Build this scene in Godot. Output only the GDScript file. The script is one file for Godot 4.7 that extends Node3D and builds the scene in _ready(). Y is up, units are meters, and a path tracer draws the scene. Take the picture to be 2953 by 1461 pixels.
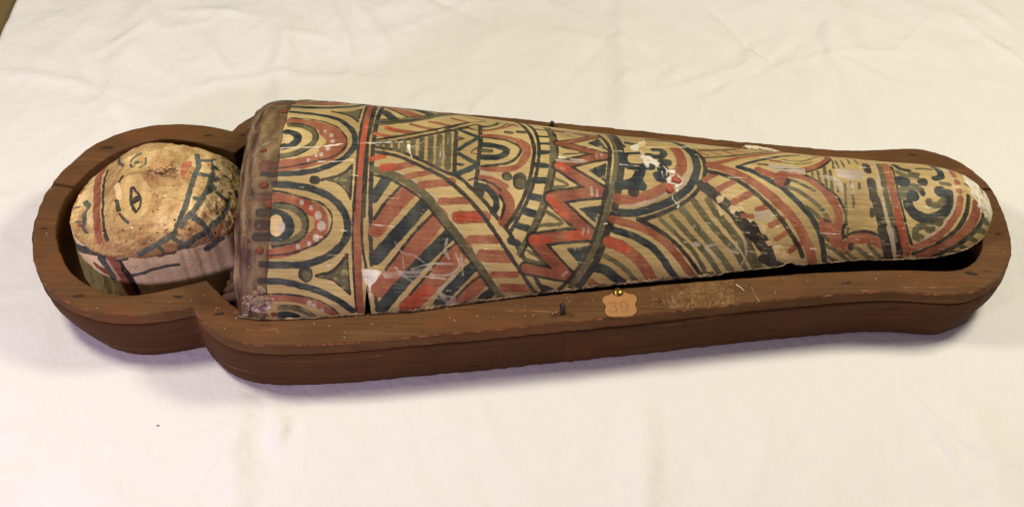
extends Node3D
# A small painted mummy case lying open in its dark wooden trough on a white cloth.
# Metres, y up. The table cloth lies at y = 0, the rim of the trough at y = 0.09, the head end towards -x.

const RIM := 0.09
const BASE := 0.0906            # height of the lower edge of the painted cover

# paint, as sRGB
const TAN := Color8(174, 149, 95)
const RUB := Color8(204, 177, 128)
const CREAM := Color8(198, 169, 118)
const GLOW := Color8(194, 160, 102)
const INK := Color8(56, 51, 41)
const SLATE := Color8(48, 53, 49)
const OLIVE := Color8(90, 84, 57)
const RED := Color8(140, 83, 57)
const FIRE := Color8(170, 79, 51)
const CHALK := Color8(172, 158, 138)
const LOSS := Color8(222, 212, 190)
const LIPS := Color8(176, 100, 70)
const FRAY := Color8(224, 192, 138)
const RUST := Color8(112, 56, 34)
const STRAP := Color8(84, 86, 74)

var wob := PackedByteArray()     # 512 x 512 tables of noise
var streak := PackedByteArray()
var fleck := PackedByteArray()
var mott := PackedByteArray()

class Canvas:
	var w := 0
	var h := 0
	var k := 1.0                 # pixels per millimetre
	var x0 := 0.0                # millimetres at the left and top edges
	var y0 := 0.0
	var px := PackedByteArray()
	var cov := PackedFloat32Array()
	var who := PackedInt32Array()
	var n := 0
	var ragged := 1.0
	var flake := 232

func canvas(x0: float, y0: float, wide: float, high: float, k: float) -> Canvas:
	var c := Canvas.new()
	c.w = int(wide * k); c.h = int(high * k); c.k = k; c.x0 = x0; c.y0 = y0
	c.px.resize(c.w * c.h * 3)
	c.cov.resize(c.w * c.h)
	c.who.resize(c.w * c.h)
	return c

func noise_table(seed_: int, freq: float, wide: int, octaves: int, cellular := false) -> PackedByteArray:
	var f := FastNoiseLite.new()
	f.seed = seed_
	f.frequency = freq
	f.noise_type = FastNoiseLite.TYPE_CELLULAR if cellular else FastNoiseLite.TYPE_SIMPLEX_SMOOTH
	f.fractal_type = FastNoiseLite.FRACTAL_FBM
	f.fractal_octaves = octaves
	var im := f.get_seamless_image(wide, 512, false, false, 0.12)
	im.convert(Image.FORMAT_L8)
	if wide != 512:
		im.resize(512, 512, Image.INTERPOLATE_CUBIC)
	return im.get_data()

func capsule(c: Canvas, a: Vector2, b: Vector2, ra: float, rb: float, col: Color, strength := 1.0, thin := 0.16) -> void:
	var r := maxf(ra, rb) + 2.0 + c.ragged
	var xa := maxi(int(minf(a.x, b.x) - r), 0)
	var xb := mini(int(maxf(a.x, b.x) + r) + 1, c.w - 1)
	var ya := maxi(int(minf(a.y, b.y) - r), 0)
	var yb := mini(int(maxf(a.y, b.y) + r) + 1, c.h - 1)
	var d := b - a
	var dd := maxf(d.length_squared(), 1e-6)
	var cr := col.r8
	var cg := col.g8
	var cb := col.b8
	var wk := c.ragged * 2.0 / 255.0
	for y in range(ya, yb + 1):
		var row := (y & 511) << 9
		var q := y - a.y
		for x in range(xa, xb + 1):
			var p := x - a.x
			var t := clampf((p * d.x + q * d.y) / dd, 0.0, 1.0)
			var ex := p - t * d.x
			var ey := q - t * d.y
			var e := ra + (rb - ra) * t - sqrt(ex * ex + ey * ey) + 0.5
			if e < -c.ragged:
				continue
			var m := row | (x & 511)
			e = minf(e + (wob[m] - 128) * wk, 1.0)
			if e <= 0.0:
				continue
			e *= strength * (1.0 - thin + thin * streak[m] / 180.0)
			if fleck[m] > c.flake:
				e *= 0.2
			e = minf(e, 1.0)
			var i := y * c.w + x
			if c.who[i] == c.n:
				var old := c.cov[i]
				if e <= old:
					continue
				c.cov[i] = e
				e = (e - old) / maxf(1.0 - old, 0.001)
			else:
				c.who[i] = c.n
				c.cov[i] = e
			i *= 3
			# thick and thin paint
			var v := (mott[((y >> 1) & 511) << 9 | ((x + (x >> 1)) & 511)] - 128) * 0.16 + (streak[((y * 3) & 511) << 9 | (x & 511)] - 128) * 0.09
			c.px[i] += int((clampf(cr + v, 0.0, 255.0) - c.px[i]) * e)
			c.px[i + 1] += int((clampf(cg + v, 0.0, 255.0) - c.px[i + 1]) * e)
			c.px[i + 2] += int((clampf(cb + v * 0.8, 0.0, 255.0) - c.px[i + 2]) * e)

func spline(flat: Array, flip := 1.0) -> PackedVector2Array:
	var p := PackedVector2Array()
	for i in range(0, flat.size(), 2):
		p.append(Vector2(flat[i], flat[i + 1] * flip))
	if p.size() < 3:
		return p
	var out := PackedVector2Array()
	for i in p.size() - 1:
		var before := p[i - 1] if i > 0 else p[0] * 2.0 - p[1]
		var after := p[i + 2] if i + 2 < p.size() else p[i + 1] * 2.0 - p[i]
		var steps := maxi(1, int(p[i].distance_to(p[i + 1]) / 3.5))
		for s in steps:
			out.append(p[i].cubic_interpolate(p[i + 1], before, after, float(s) / steps))
	out.append(p[p.size() - 1])
	return out

func stroke(c: Canvas, col: Color, width: float, flat: Array, end_width := -1.0, flip := 1.0) -> void:
	var p := spline(flat, flip)
	c.n += 1
	var r := maxf(width * 0.5 * c.k, 0.7)
	var r2 := r if end_width < 0.0 else maxf(end_width * 0.5 * c.k, 0.6)
	for i in p.size() - 1:
		var a := (p[i] - Vector2(c.x0, c.y0)) * c.k
		var b := (p[i + 1] - Vector2(c.x0, c.y0)) * c.k
		var t0 := float(i) / (p.size() - 1)
		var t1 := float(i + 1) / (p.size() - 1)
		capsule(c, a, b, lerpf(r, r2, t0), lerpf(r, r2, t1), col, 0.8 if col == CHALK else (0.6 if col == RUB else 1.0), 0.75 if col == CHALK or col == RUB else 0.2)

func both(c: Canvas, col: Color, width: float, flat: Array, end_width := -1.0) -> void:
	stroke(c, col, width, flat, end_width)
	stroke(c, col, width, flat, end_width, -1.0)

func area(c: Canvas, col: Color, flat: Array, flip := 1.0) -> void:
	var p := PackedVector2Array()
	for i in range(0, flat.size(), 2):
		p.append((Vector2(flat[i], flat[i + 1] * flip) - Vector2(c.x0, c.y0)) * c.k)
	c.n += 1
	var lo := p[0]
	var hi := p[0]
	for v in p:
		lo = lo.min(v); hi = hi.max(v)
	for y in range(maxi(int(lo.y), 0), mini(int(hi.y) + 1, c.h - 1)):
		# the spans of this row inside the outline
		var cuts: Array[float] = []
		for i in p.size():
			var a := p[i]
			var b := p[(i + 1) % p.size()]
			if (a.y <= y) != (b.y <= y):
				cuts.append(a.x + (y - a.y) / (b.y - a.y) * (b.x - a.x))
		cuts.sort()
		for s in range(0, cuts.size() - 1, 2):
			capsule(c, Vector2(cuts[s] + 1.0, y), Vector2(maxf(cuts[s + 1] - 1.0, cuts[s] + 1.0), y), 0.9, 0.9, col)

func both_area(c: Canvas, col: Color, flat: Array) -> void:
	area(c, col, flat)
	area(c, col, flat, -1.0)

func dot(c: Canvas, col: Color, x: float, y: float, rx: float, ry: float) -> void:
	c.n += 1
	var a := (Vector2(x, y) - Vector2(c.x0, c.y0)) * c.k
	var r := maxf(minf(rx, ry) * c.k, 0.8)
	var d := Vector2(maxf(rx - ry, 0.0), maxf(ry - rx, 0.0)) * c.k
	capsule(c, a - d, a + d, r, r, col)

func both_dot(c: Canvas, col: Color, x: float, y: float, rx: float, ry: float) -> void:
	dot(c, col, x, y, rx, ry)
	dot(c, col, x, -y, rx, ry)

func texture_of(c: Canvas) -> ImageTexture:
	var im := Image.create_from_data(c.w, c.h, false, Image.FORMAT_RGB8, c.px)
	im.generate_mipmaps()
	return ImageTexture.create_from_image(im)

# ---------------------------------------------------------------- objects
func numbered(called: String, parent: Node) -> String:
	if not parent.has_node(called):
		return called
	var k := 1
	while parent.has_node("%s_%03d" % [called, k]):
		k += 1
	return "%s_%03d" % [called, k]

func thing(called: String, label: String, category: String, at := Vector3.ZERO, group := "") -> Node3D:
	var o := Node3D.new()
	o.name = numbered(called, self)
	add_child(o)
	o.position = at
	tag(o, label, category, group)
	return o

func tag(o: Node, label: String, category: String, group := "") -> void:
	o.set_meta("label", label)
	o.set_meta("category", category)
	if group != "":
		o.set_meta("group", group)

func put(called: String, mesh: Mesh, material: Material, parent: Node = self, at := Vector3.ZERO) -> MeshInstance3D:
	var o := MeshInstance3D.new()
	o.name = numbered(called, parent)
	o.mesh = mesh
	o.material_override = material
	o.cast_shadow = GeometryInstance3D.SHADOW_CASTING_SETTING_ON
	parent.add_child(o)
	o.position = at
	return o

# a sheet of cols x rows points; seen from outside, columns run to the right and rows run down
func sheet(cols: int, rows: int, pts: PackedVector3Array, uvs: PackedVector2Array, round_cols := false) -> ArrayMesh:
	var nor := PackedVector3Array()
	nor.resize(cols * rows)
	for i in cols:
		var l := i - 1
		var r := i + 1
		if round_cols:
			if i == 0: l = cols - 2
			if i == cols - 1: r = 1
		l = maxi(l, 0); r = mini(r, cols - 1)
		for j in rows:
			var u := maxi(j - 1, 0)
			var d := mini(j + 1, rows - 1)
			var n := (pts[i * rows + d] - pts[i * rows + u]).cross(pts[r * rows + j] - pts[l * rows + j])
			nor[i * rows + j] = n.normalized() if n.length_squared() > 1e-20 else Vector3.UP
	var idx := PackedInt32Array()
	for i in cols - 1:
		for j in rows - 1:
			var a := i * rows + j
			var b := a + rows
			idx.append_array([a, b, b + 1, a, b + 1, a + 1])
	return arrays(pts, nor, uvs, idx)

func arrays(pts: PackedVector3Array, nor: PackedVector3Array, uvs: PackedVector2Array, idx: PackedInt32Array) -> ArrayMesh:
	var arr := []
	arr.resize(Mesh.ARRAY_MAX)
	arr[Mesh.ARRAY_VERTEX] = pts
	arr[Mesh.ARRAY_NORMAL] = nor
	if uvs.size() == pts.size():
		arr[Mesh.ARRAY_TEX_UV] = uvs
	arr[Mesh.ARRAY_INDEX] = idx
	var m := ArrayMesh.new()
	m.add_surface_from_arrays(Mesh.PRIMITIVE_TRIANGLES, arr)
	return m

# a lump: a ball of noise
func lump(radii: Vector3, rough: float, freq: float, seed_: int, cols := 28, rows := 16) -> ArrayMesh:
	var f := FastNoiseLite.new()
	f.seed = seed_
	f.frequency = freq
	f.fractal_octaves = 3
	var pts := PackedVector3Array()
	var uvs := PackedVector2Array()
	for i in cols + 1:
		var a := TAU * i / cols
		for j in rows + 1:
			var b := PI * j / rows
			var d := Vector3(cos(a) * sin(b), cos(b), -sin(a) * sin(b))
			var q := d * radii
			pts.append(q * (1.0 + rough * f.get_noise_3d(d.x * 10.0 + seed_, d.y * 10.0, d.z * 10.0)))
			uvs.append(Vector2(float(i) / cols, float(j) / rows))
	return sheet(cols + 1, rows + 1, pts, uvs, true)

# a flat piece: an outline in x and z with a thickness and a slightly narrower top
func plate(outline: PackedVector2Array, thick: float, bevel := 0.0002) -> ArrayMesh:
	var st := SurfaceTool.new()
	st.begin(Mesh.PRIMITIVE_TRIANGLES)
	var tri := Geometry2D.triangulate_polygon(outline)
	var mid := Vector2.ZERO
	for p in outline: mid += p
	mid /= outline.size()
	var top := PackedVector2Array()
	for p in outline: top.append(p - (p - mid).normalized() * bevel)
	for k in range(0, tri.size(), 3):
		var a := top[tri[k]]
		var b := top[tri[k + 1]]
		var d := top[tri[k + 2]]
		if (b - a).cross(d - a) < 0.0:
			var s := b; b = d; d = s
		for q in [a, b, d]:
			st.add_vertex(Vector3(q.x, thick, q.y))
	var turn := 1.0 if not Geometry2D.is_polygon_clockwise(outline) else -1.0
	for i in outline.size():
		var j := (i + 1) % outline.size()
		var p := [Vector3(outline[i].x, 0, outline[i].y), Vector3(outline[j].x, 0, outline[j].y), Vector3(top[j].x, thick, top[j].y), Vector3(top[i].x, thick, top[i].y)]
		if turn < 0.0: p.reverse()
		for k in [0, 1, 2, 0, 2, 3]:
			st.add_vertex(p[k])
	st.generate_normals()
	return st.commit()

func tube(path: PackedVector3Array, r0: float, r1: float, sides := 7) -> ArrayMesh:
	var pts := PackedVector3Array()
	var uvs := PackedVector2Array()
	for i in path.size():
		var d := (path[mini(i + 1, path.size() - 1)] - path[maxi(i - 1, 0)]).normalized()
		var s := d.cross(Vector3.UP if absf(d.y) < 0.9 else Vector3.RIGHT).normalized()
		var t := s.cross(d)
		var r := lerpf(r0, r1, float(i) / (path.size() - 1))
		for k in sides + 1:
			var a := TAU * k / sides
			pts.append(path[i] + (s * cos(a) + t * sin(a)) * r)
			uvs.append(Vector2(float(i) / path.size(), float(k) / sides))
	return sheet(path.size(), sides + 1, pts, uvs)

func matte(col: Color, rough := 0.8, spec := 0.4) -> StandardMaterial3D:
	var m := StandardMaterial3D.new()
	m.albedo_color = col
	m.roughness = rough
	m.metallic_specular = spec
	return m

func bump_image(data: PackedByteArray, strength: float) -> ImageTexture:
	var im := Image.create_from_data(512, 512, false, Image.FORMAT_L8, data)
	im.convert(Image.FORMAT_RGBA8)
	im.bump_map_to_normal_map(strength)
	im.generate_mipmaps()
	return ImageTexture.create_from_image(im)

# value of one of a list of (x, value) pairs, straight between them
func at(list: Array, x: float) -> float:
	if x <= list[0][0]:
		return list[0][1]
	for i in range(1, list.size()):
		if x <= list[i][0]:
			var t: float = (x - list[i - 1][0]) / (list[i][0] - list[i - 1][0])
			return lerpf(list[i - 1][1], list[i][1], t)
	return list[list.size() - 1][1]

# ---------------------------------------------------------------- the trough
# half widths of the outer and inner outline of the rim along its length
var outer := [[-0.6255, 0.0], [-0.624, 0.03], [-0.617, 0.061], [-0.606, 0.089], [-0.591, 0.114], [-0.574, 0.134], [-0.55, 0.151], [-0.522, 0.1635], [-0.494, 0.1695], [-0.468, 0.1705], [-0.442, 0.168], [-0.418, 0.163], [-0.397, 0.157],
	[-0.384, 0.176], [-0.366, 0.193], [-0.347, 0.205], [-0.325, 0.212], [-0.300, 0.215], [-0.266, 0.215], [-0.216, 0.212], [-0.16, 0.2055], [-0.10, 0.1975], [-0.03, 0.189], [0.04, 0.179], [0.10, 0.1712], [0.16, 0.163], [0.22, 0.1535], [0.28, 0.1445], [0.34, 0.1365], [0.40, 0.1295], [0.445, 0.1255], [0.48, 0.1265], [0.515, 0.1295], [0.54, 0.1288], [0.562, 0.122], [0.583, 0.1095], [0.60, 0.0935], [0.613, 0.073], [0.621, 0.05], [0.625, 0.022], [0.6255, 0.0]]
var inner := [[-0.5965, 0.0], [-0.5945, 0.025], [-0.586, 0.054], [-0.571, 0.083], [-0.553, 0.106], [-0.532, 0.122], [-0.51, 0.1335], [-0.488, 0.139], [-0.465, 0.138], [-0.44, 0.132], [-0.416, 0.124], [-0.40, 0.119], [-0.387, 0.1135],
	[-0.379, 0.122], [-0.366, 0.1365], [-0.346, 0.155], [-0.325, 0.168], [-0.30, 0.172], [-0.25, 0.171], [-0.20, 0.1645], [-0.10, 0.150], [0.0, 0.1375], [0.06, 0.131], [0.10, 0.126], [0.136, 0.1215], [0.20, 0.113], [0.26, 0.1065], [0.32, 0.10], [0.366, 0.0955], [0.43, 0.0915], [0.476, 0.09], [0.51, 0.091], [0.537, 0.0905], [0.557, 0.084], [0.574, 0.068], [0.584, 0.046], [0.589, 0.022], [0.59, 0.0]]
const NOTCH := 12

func half_line(list: Array, n1: int, n2: int) -> PackedVector2Array:
	# an even chain along one half: n1 steps to the notch at the neck, n2 steps on to the foot
	var out := PackedVector2Array()
	for part in 2:
		var lo := 0 if part == 0 else NOTCH
		var hi := NOTCH if part == 0 else list.size() - 1
		var fine := PackedVector2Array()
		for i in range(lo, hi):
			var p1 := Vector2(list[i][0], list[i][1])
			var p2 := Vector2(list[i + 1][0], list[i + 1][1])
			var p0 := Vector2(list[i - 1][0], list[i - 1][1]) if i > lo else (Vector2(list[i + 1][0], -list[i + 1][1]) if i == 0 else p1 * 2.0 - p2)
			var p3 := Vector2(list[i + 2][0], list[i + 2][1]) if i + 2 <= hi else (Vector2(list[i][0], -list[i][1]) if i + 1 == list.size() - 1 else p2 * 2.0 - p1)
			for s in 12:
				fine.append(p1.cubic_interpolate(p2, p0, p3, s / 12.0))
		fine.append(Vector2(list[hi][0], list[hi][1]))
		var run := PackedFloat32Array([0.0])
		for i in range(1, fine.size()):
			run.append(run[i - 1] + fine[i].distance_to(fine[i - 1]))
		var n := n1 if part == 0 else n2
		var k := 0
		for s in (n if part == 0 else n + 1):
			var want := run[run.size() - 1] * s / n
			while k < run.size() - 2 and run[k + 1] < want:
				k += 1
			out.append(fine[k].lerp(fine[k + 1], clampf((want - run[k]) / maxf(run[k + 1] - run[k], 1e-9), 0.0, 1.0)))
	return out

func closed_line(list: Array, n1: int, n2: int, seed_: int) -> PackedVector2Array:
	# front half from head to foot, then the back half home again, with the slight unevenness of hand work
	var half := half_line(list, n1, n2)
	var f := FastNoiseLite.new()
	f.seed = seed_
	f.frequency = 6.0
	var out := PackedVector2Array()
	for p in half:
		out.append(p)
	for i in range(half.size() - 2, 0, -1):
		out.append(Vector2(half[i].x, -half[i].y))
	for i in out.size():
		var p := out[i]
		out[i] = p + p.normalized() * 0.0016 * f.get_noise_2d(p.x * 10.0, p.y * 10.0) + p.normalized() * 0.0002 * f.get_noise_2d(p.x * 80.0, p.y * 80.0)
	return out

func side_of(line: PackedVector2Array, i: int) -> Vector2:
	var n := line.size()
	var d := line[(i + 2) % n] - line[(i + n - 2) % n]
	var s := Vector2(d.y, -d.x).normalized()
	return -s        # outward

# ---------------------------------------------------------------- the painted cover
var wide := [[-0.345, 0.172], [-0.309, 0.177], [-0.247, 0.174], [-0.188, 0.167], [-0.131, 0.163], [-0.03, 0.1435], [0.049, 0.130], [0.136, 0.117], [0.249, 0.103], [0.288, 0.097], [0.388, 0.084], [0.457, 0.076], [0.517, 0.072], [0.545, 0.064], [0.561, 0.057], [0.575, 0.048], [0.585, 0.039], [0.594, 0.028], [0.600, 0.018], [0.604, 0.008], [0.606, 0.002]]
var drop := [[-0.345, -0.034], [-0.338, -0.022], [-0.332, -0.013], [-0.325, -0.007], [-0.315, -0.003], [-0.303, -0.001], [-0.28, 0.0], [0.5, 0.0], [0.545, -0.002], [0.565, -0.008], [0.58, -0.017], [0.59, -0.026], [0.598, -0.038], [0.604, -0.05], [0.606, -0.054]]
const ROWS := 121
var cols_x := PackedFloat32Array()
var tab := PackedVector3Array()      # z, y, arc for every column and row
var half_arc := PackedFloat32Array()

func make_cover_table() -> void:
	var x := -0.338
	while x < 0.6059:
		cols_x.append(x)
		x += 0.0016 if x < 0.55 and x > -0.32 else 0.0008
	cols_x.append(0.6059)
	var dent := FastNoiseLite.new()
	dent.seed = 5
	dent.frequency = 1.0
	dent.fractal_octaves = 3
	var n := 240
	for c in cols_x:
		var a := at(wide, c)
		var top := 0.20 - 0.0915 * c + 0.025 * maxf(0.0, c - 0.25) + at(drop, c)
		var zz := PackedFloat32Array()
		var yy := PackedFloat32Array()
		var ss := PackedFloat32Array()
		for k in n + 1:
			var r := sin((k / float(n) * 2.0 - 1.0) * PI * 0.5)
			zz.append(a * r)
			yy.append(BASE + (top - BASE) * pow(maxf(1.0 - r * r, 0.0), 1.0 / 1.45))
			ss.append(0.0 if k == 0 else ss[k - 1] + Vector2(zz[k] - zz[k - 1], yy[k] - yy[k - 1]).length())
		var mid := ss[n / 2]
		half_arc.append(ss[n] - mid)
		# jagged lower edges: a nick at the red border, losses near the shin
		var lost := 0.0004 + 0.0012 * smoothstep(-0.05, 0.15, c) + 0.0014 * absf(dent.get_noise_1d(c * 160.0)) + 0.001 * absf(dent.get_noise_1d(c * 900.0 + 40.0))
		lost += 0.044 * clampf(1.0 - absf(c + 0.1825) / 0.0036, 0.0, 1.0)
		lost += 0.0035 * smoothstep(0.2485, 0.2505, c) * (1.0 - smoothstep(0.42, 0.46, c))
		lost += 0.005 * exp(-pow((c - 0.333) / 0.008, 2.0))
		var k := 0
		for j in ROWS:
			var want := mid + lerpf(-(mid - 0.0015), mid - lost, j / (ROWS - 1.0)) if c < 0.6 else mid + lerpf(-mid, mid, j / (ROWS - 1.0))
			while k < n - 1 and ss[k + 1] < want:
				k += 1
			var t := clampf((want - ss[k]) / maxf(ss[k + 1] - ss[k], 1e-9), 0.0, 1.0)
			tab.append(Vector3(lerpf(zz[k], zz[k + 1], t), lerpf(yy[k], yy[k + 1], t), want - mid))

func cover_at(x: float, j: int) -> Vector3:      # z, y, arc
	var lo := 0
	var hi := cols_x.size() - 1
	while hi - lo > 1:
		var m := (lo + hi) / 2
		if cols_x[m] <= x: lo = m
		else: hi = m
	var t := clampf((x - cols_x[lo]) / (cols_x[hi] - cols_x[lo]), 0.0, 1.0)
	return tab[lo * ROWS + j].lerp(tab[hi * ROWS + j], t)

func cover_spot(x: float, s: float) -> Array:     # a point on the cover and the way out of it
	var best := 0
	for j in ROWS:
		if absf(cover_at(x, j).z - s) < absf(cover_at(x, best).z - s): best = j
	best = clampi(best, 1, ROWS - 2)
	var p := cover_at(x, best)
	var q0 := cover_at(x, best - 1)
	var q1 := cover_at(x, best + 1)
	var r0 := cover_at(x - 0.004, best)
	var r1 := cover_at(x + 0.004, best)
	var n := Vector3(0, q1.y - q0.y, q1.x - q0.x).cross(Vector3(0.008, r1.y - r0.y, r1.x - r0.x)).normalized()
	return [Vector3(x, p.y, p.x), n]

var uneven: FastNoiseLite
var chips: FastNoiseLite

func cover_sheet(x_from: Callable, x_to: Callable, cols: PackedFloat32Array, lift: float) -> ArrayMesh:
	var pts := PackedVector3Array()
	var uvs := PackedVector2Array()
	for u in cols:
		for j in ROWS:
			var t := j / (ROWS - 1.0)
			var x: float = lerpf(x_from.call(t), x_to.call(t), u)
			var p := cover_at(x, j)
			var out := Vector3(0, maxf(p.y - BASE, 0.02), p.x).normalized()
			var e := lift + 0.0010 * uneven.get_noise_2d(x * 9.0, p.z * 9.0) + 0.0003 * uneven.get_noise_2d(x * 60.0 + 9.0, p.z * 60.0)
			pts.append(Vector3(x, p.y, p.x) + out * e)
			uvs.append(Vector2((x * 1000.0 + 342.0) / 952.0, (p.z * 1000.0 + 240.0) / 480.0))
	return sheet(cols.size(), ROWS, pts, uvs)

func seam(t: float) -> float:
	# where the painted sheet ends over the shoulder strip
	var s := absf(t - 0.5) * 2.0
	return -0.2895 - 0.012 * s * s * s + (0.004 if t < 0.33 else 0.0) - (0.004 if t > 0.66 else 0.0) + 0.0006 * sin(t * 90.0)

func mixed(c: Canvas, i: int, col: Color, t: float) -> void:
	c.px[i] += int((col.r8 - c.px[i]) * t)
	c.px[i + 1] += int((col.g8 - c.px[i + 1]) * t)
	c.px[i + 2] += int((col.b8 - c.px[i + 2]) * t)

func ground(c: Canvas, col: Color, amount: float) -> void:
	# the priming: coarse mottling and fine brushed streaks
	for y in c.h:
		var row := ((y * 3) & 511) << 9
		var row2 := (((y * 2) / 7) & 511) << 9
		for x in c.w:
			var v := (streak[row | (x & 511)] - 128) * 0.11 + (mott[row2 | (((x * 2) / 9) & 511)] - 128) * 0.22
			v *= amount
			var i := (y * c.w + x) * 3
			c.px[i] = clampi(int(col.r8 + v), 0, 255)
			c.px[i + 1] = clampi(int(col.g8 + v * 1.02), 0, 255)
			c.px[i + 2] = clampi(int(col.b8 + v * 0.8), 0, 255)

func aged(c: Canvas, amount: float) -> void:
	# rubbed pale along the grain, and spotted with dirt
	for y in c.h:
		var row := (((y * 3) / 2) & 511) << 9
		var row2 := ((y / 3) & 511) << 9
		for x in c.w:
			var i := (y * c.w + x) * 3
			var a := streak[row | ((x * 3 + 77) & 511)]
			var b := mott[row2 | ((x / 3) & 511)]
			if a > 196 and b > 118:
				mixed(c, i, CREAM, (a - 196) / 60.0 * 0.5 * amount)
			elif a < 52:
				mixed(c, i, Color8(92, 66, 40), (52 - a) / 52.0 * 0.4 * amount)
			if fleck[(((y * 5) / 3) & 511) << 9 | ((x * 5 / 3 + 31) & 511)] > 246:
				mixed(c, i, LOSS if b > 128 else INK, 0.55 * amount)

func paint_cover() -> Canvas:
	var c := canvas(-342.0, -240.0, 952.0, 480.0, 1.9)
	ground(c, TAN, 1.0)
	c.ragged = 1.5
	c.flake = 226
	# the collar of arches: the middle one across the crown
	stroke(c, RED, 10.5, [-288.4, 47.8, -274.6, 44.2, -262.1, 39.8, -249.6, 34.9, -239.8, 28.4, -232.7, 21.1])
	stroke(c, RED, 16.0, [-281.5, -27.7, -258.5, -24.8, -236.1, -16.4, -221.9, -4.4, -218.2, 7.6, -223.8, 21, -239.8, 31.8, -262.1, 40.6, -288.8, 46.4, -306.7, 46.2])
	stroke(c, RED, 14.3, [-239.7, -10.7, -229.9, 1.2, -230, 11.7, -236.6, 19.5])
	stroke(c, INK, 2.2, [-283.8, -35.8, -255.5, -34.5, -228.3, -23.7, -212.7, -2.2, -214.2, 14.5, -227.4, 28.8, -251.8, 39.2, -282.4, 48.6, -301.1, 50.4])
	stroke(c, SLATE, 7.2, [-286.3, -52.5, -257.5, -49.2, -230.4, -41.6, -213.5, -26.9, -203.8, -9.8, -202.6, 9, -208.8, 23.7, -222.6, 36.7, -242.7, 48.3, -267.2, 55, -293.1, 57.8, -307.9, 56.9])
	stroke(c, OLIVE, 8.1, [-283.1, -20.3, -268.4, -18.8, -255.7, -12, -250, -2.5, -251.9, 10.8, -263.7, 22.4, -275.9, 30, -288.5, 33.2])
	stroke(c, INK, 1.7, [-282.2, -23.4, -267.6, -22.9, -253.5, -15.6, -247, -2.8, -249.1, 12.4, -260.9, 24.6, -274.3, 32.3, -288.3, 35])
	stroke(c, SLATE, 9.8, [-284.5, -5.9, -275.8, -4.6, -270.5, 1.7, -271.6, 9.2, -277.4, 15.1, -286.2, 18.3])
	dot(c, CREAM, -283.1, 5.7, 5.1, 8.0)
	# the next arches down both flanks
	both(c, SLATE, 8.8, [-292.2, 70.4, -266.2, 71.1, -245.2, 74.4, -226.1, 82.4, -213.3, 93.3, -206, 107.7, -204.4, 120.2, -209.4, 135.2, -222.9, 148.8, -239.4, 158.4, -264.3, 165.4, -305.7, 167.3])
	both(c, RED, 12.1, [-309, 86.6, -290.2, 86.9, -265.2, 90.4, -244.2, 96.2, -234.7, 105.7, -234.4, 119.4, -241.4, 131.4, -255.8, 140.8, -272.4, 149.1, -294.1, 154.4])
	both(c, RED, 16.5, [-254.6, 95.5, -239.9, 101.8, -235.5, 112.1, -237.4, 124.8, -247.6, 135])
	both(c, INK, 2.5, [-293.8, 79, -278.1, 80.8, -255, 85.7, -236.2, 90.8, -225.1, 100.7, -223.1, 113.2, -227.7, 126.1, -239.3, 137.5, -257.9, 147.1, -274.5, 152.8, -294.1, 156.1])
	both(c, OLIVE, 8.3, [-290.8, 96.2, -273.2, 97.8, -260.5, 104.4, -254, 116.6, -258, 128.3, -270.3, 137.6, -290.9, 142.8])
	both(c, INK, 2.2, [-291, 93.4, -269.1, 95, -256.4, 102.6, -250.5, 116.3, -255.5, 131.3, -268.2, 139.9, -292, 145.4])
	both(c, SLATE, 11.0, [-308.2, 105.9, -289.4, 106.1, -276.9, 110.8, -272.1, 119.3, -274.9, 129.1, -284.8, 133.8, -311.8, 135])
	both(c, SLATE, 12.7, [-308.8, 120.2, -298.4, 120.6])
	both_dot(c, CREAM, -288.0, 120.1, 7.2, 13.0)
	dot(c, CHALK, -281.8, 122.6, 3.9, 6.5)
	stroke(c, FIRE, 5.5, [-254.7, 94.4, -244, 104.3, -239.6, 116.6])
	both_dot(c, INK, -254.2, 176.0, 8.5, 9.4)
	dot(c, OLIVE, -252.6, 177.0, 5.5, 5.8)
	dot(c, INK, -245.5, 62.0, 6.6, 5.5)
	# the spandrels between the arches
	both_area(c, OLIVE, [-225.3, 57.5, -213.2, 50.6, -203.1, 38.7, -202.6, 61.4, -202.7, 82, -205.7, 75.3, -215.5, 65.3, -227.2, 61.2])
	both(c, INK, 4.1, [-236.6, 61, -221.3, 56, -209.2, 47.9, -202.7, 38.4])
	both(c, INK, 2.5, [-202.6, 38.7, -202.1, 61.4, -202.4, 82.7])
	both(c, INK, 1.9, [-230.4, 60.9, -216.6, 64.9, -205.6, 76.4, -202.6, 82.7])
	both_area(c, OLIVE, [-229.4, 174.8, -214.8, 165, -205.1, 150.6, -204.2, 172.9, -203.3, 196, -211.3, 189.7, -223.4, 180.7, -237.8, 178.5])
	both(c, INK, 4.1, [-241.8, 176.7, -225.2, 171.2, -214.7, 161.8, -205.3, 149.5])
	both(c, INK, 2.5, [-204.9, 149.1, -204, 172.8, -202.7, 197])
	both(c, INK, 1.9, [-239.8, 178.6, -223.4, 180.7, -211.3, 189.7, -203.3, 197.1])
	# the arches cut by the lower edge
	both(c, SLATE, 8.3, [-307.5, 187.6, -285.6, 186.4, -260.9, 189.9, -238.4, 195.5, -220.2, 204, -208.2, 212.7, -201.3, 218.6])
	both(c, RED, 9.4, [-304.4, 207.7, -282.5, 207, -259.7, 209, -241.3, 213.5, -229.4, 220.1, -221.5, 225.5])
	both(c, INK, 2.2, [-305.1, 203.1, -280.1, 202.3, -255.3, 204, -236.9, 208.6, -225, 216.2, -218.2, 223.4])
	both(c, OLIVE, 5.5, [-287.6, 220.8, -270.9, 220.4, -258.7, 224.5, -248.8, 230.5])
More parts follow.
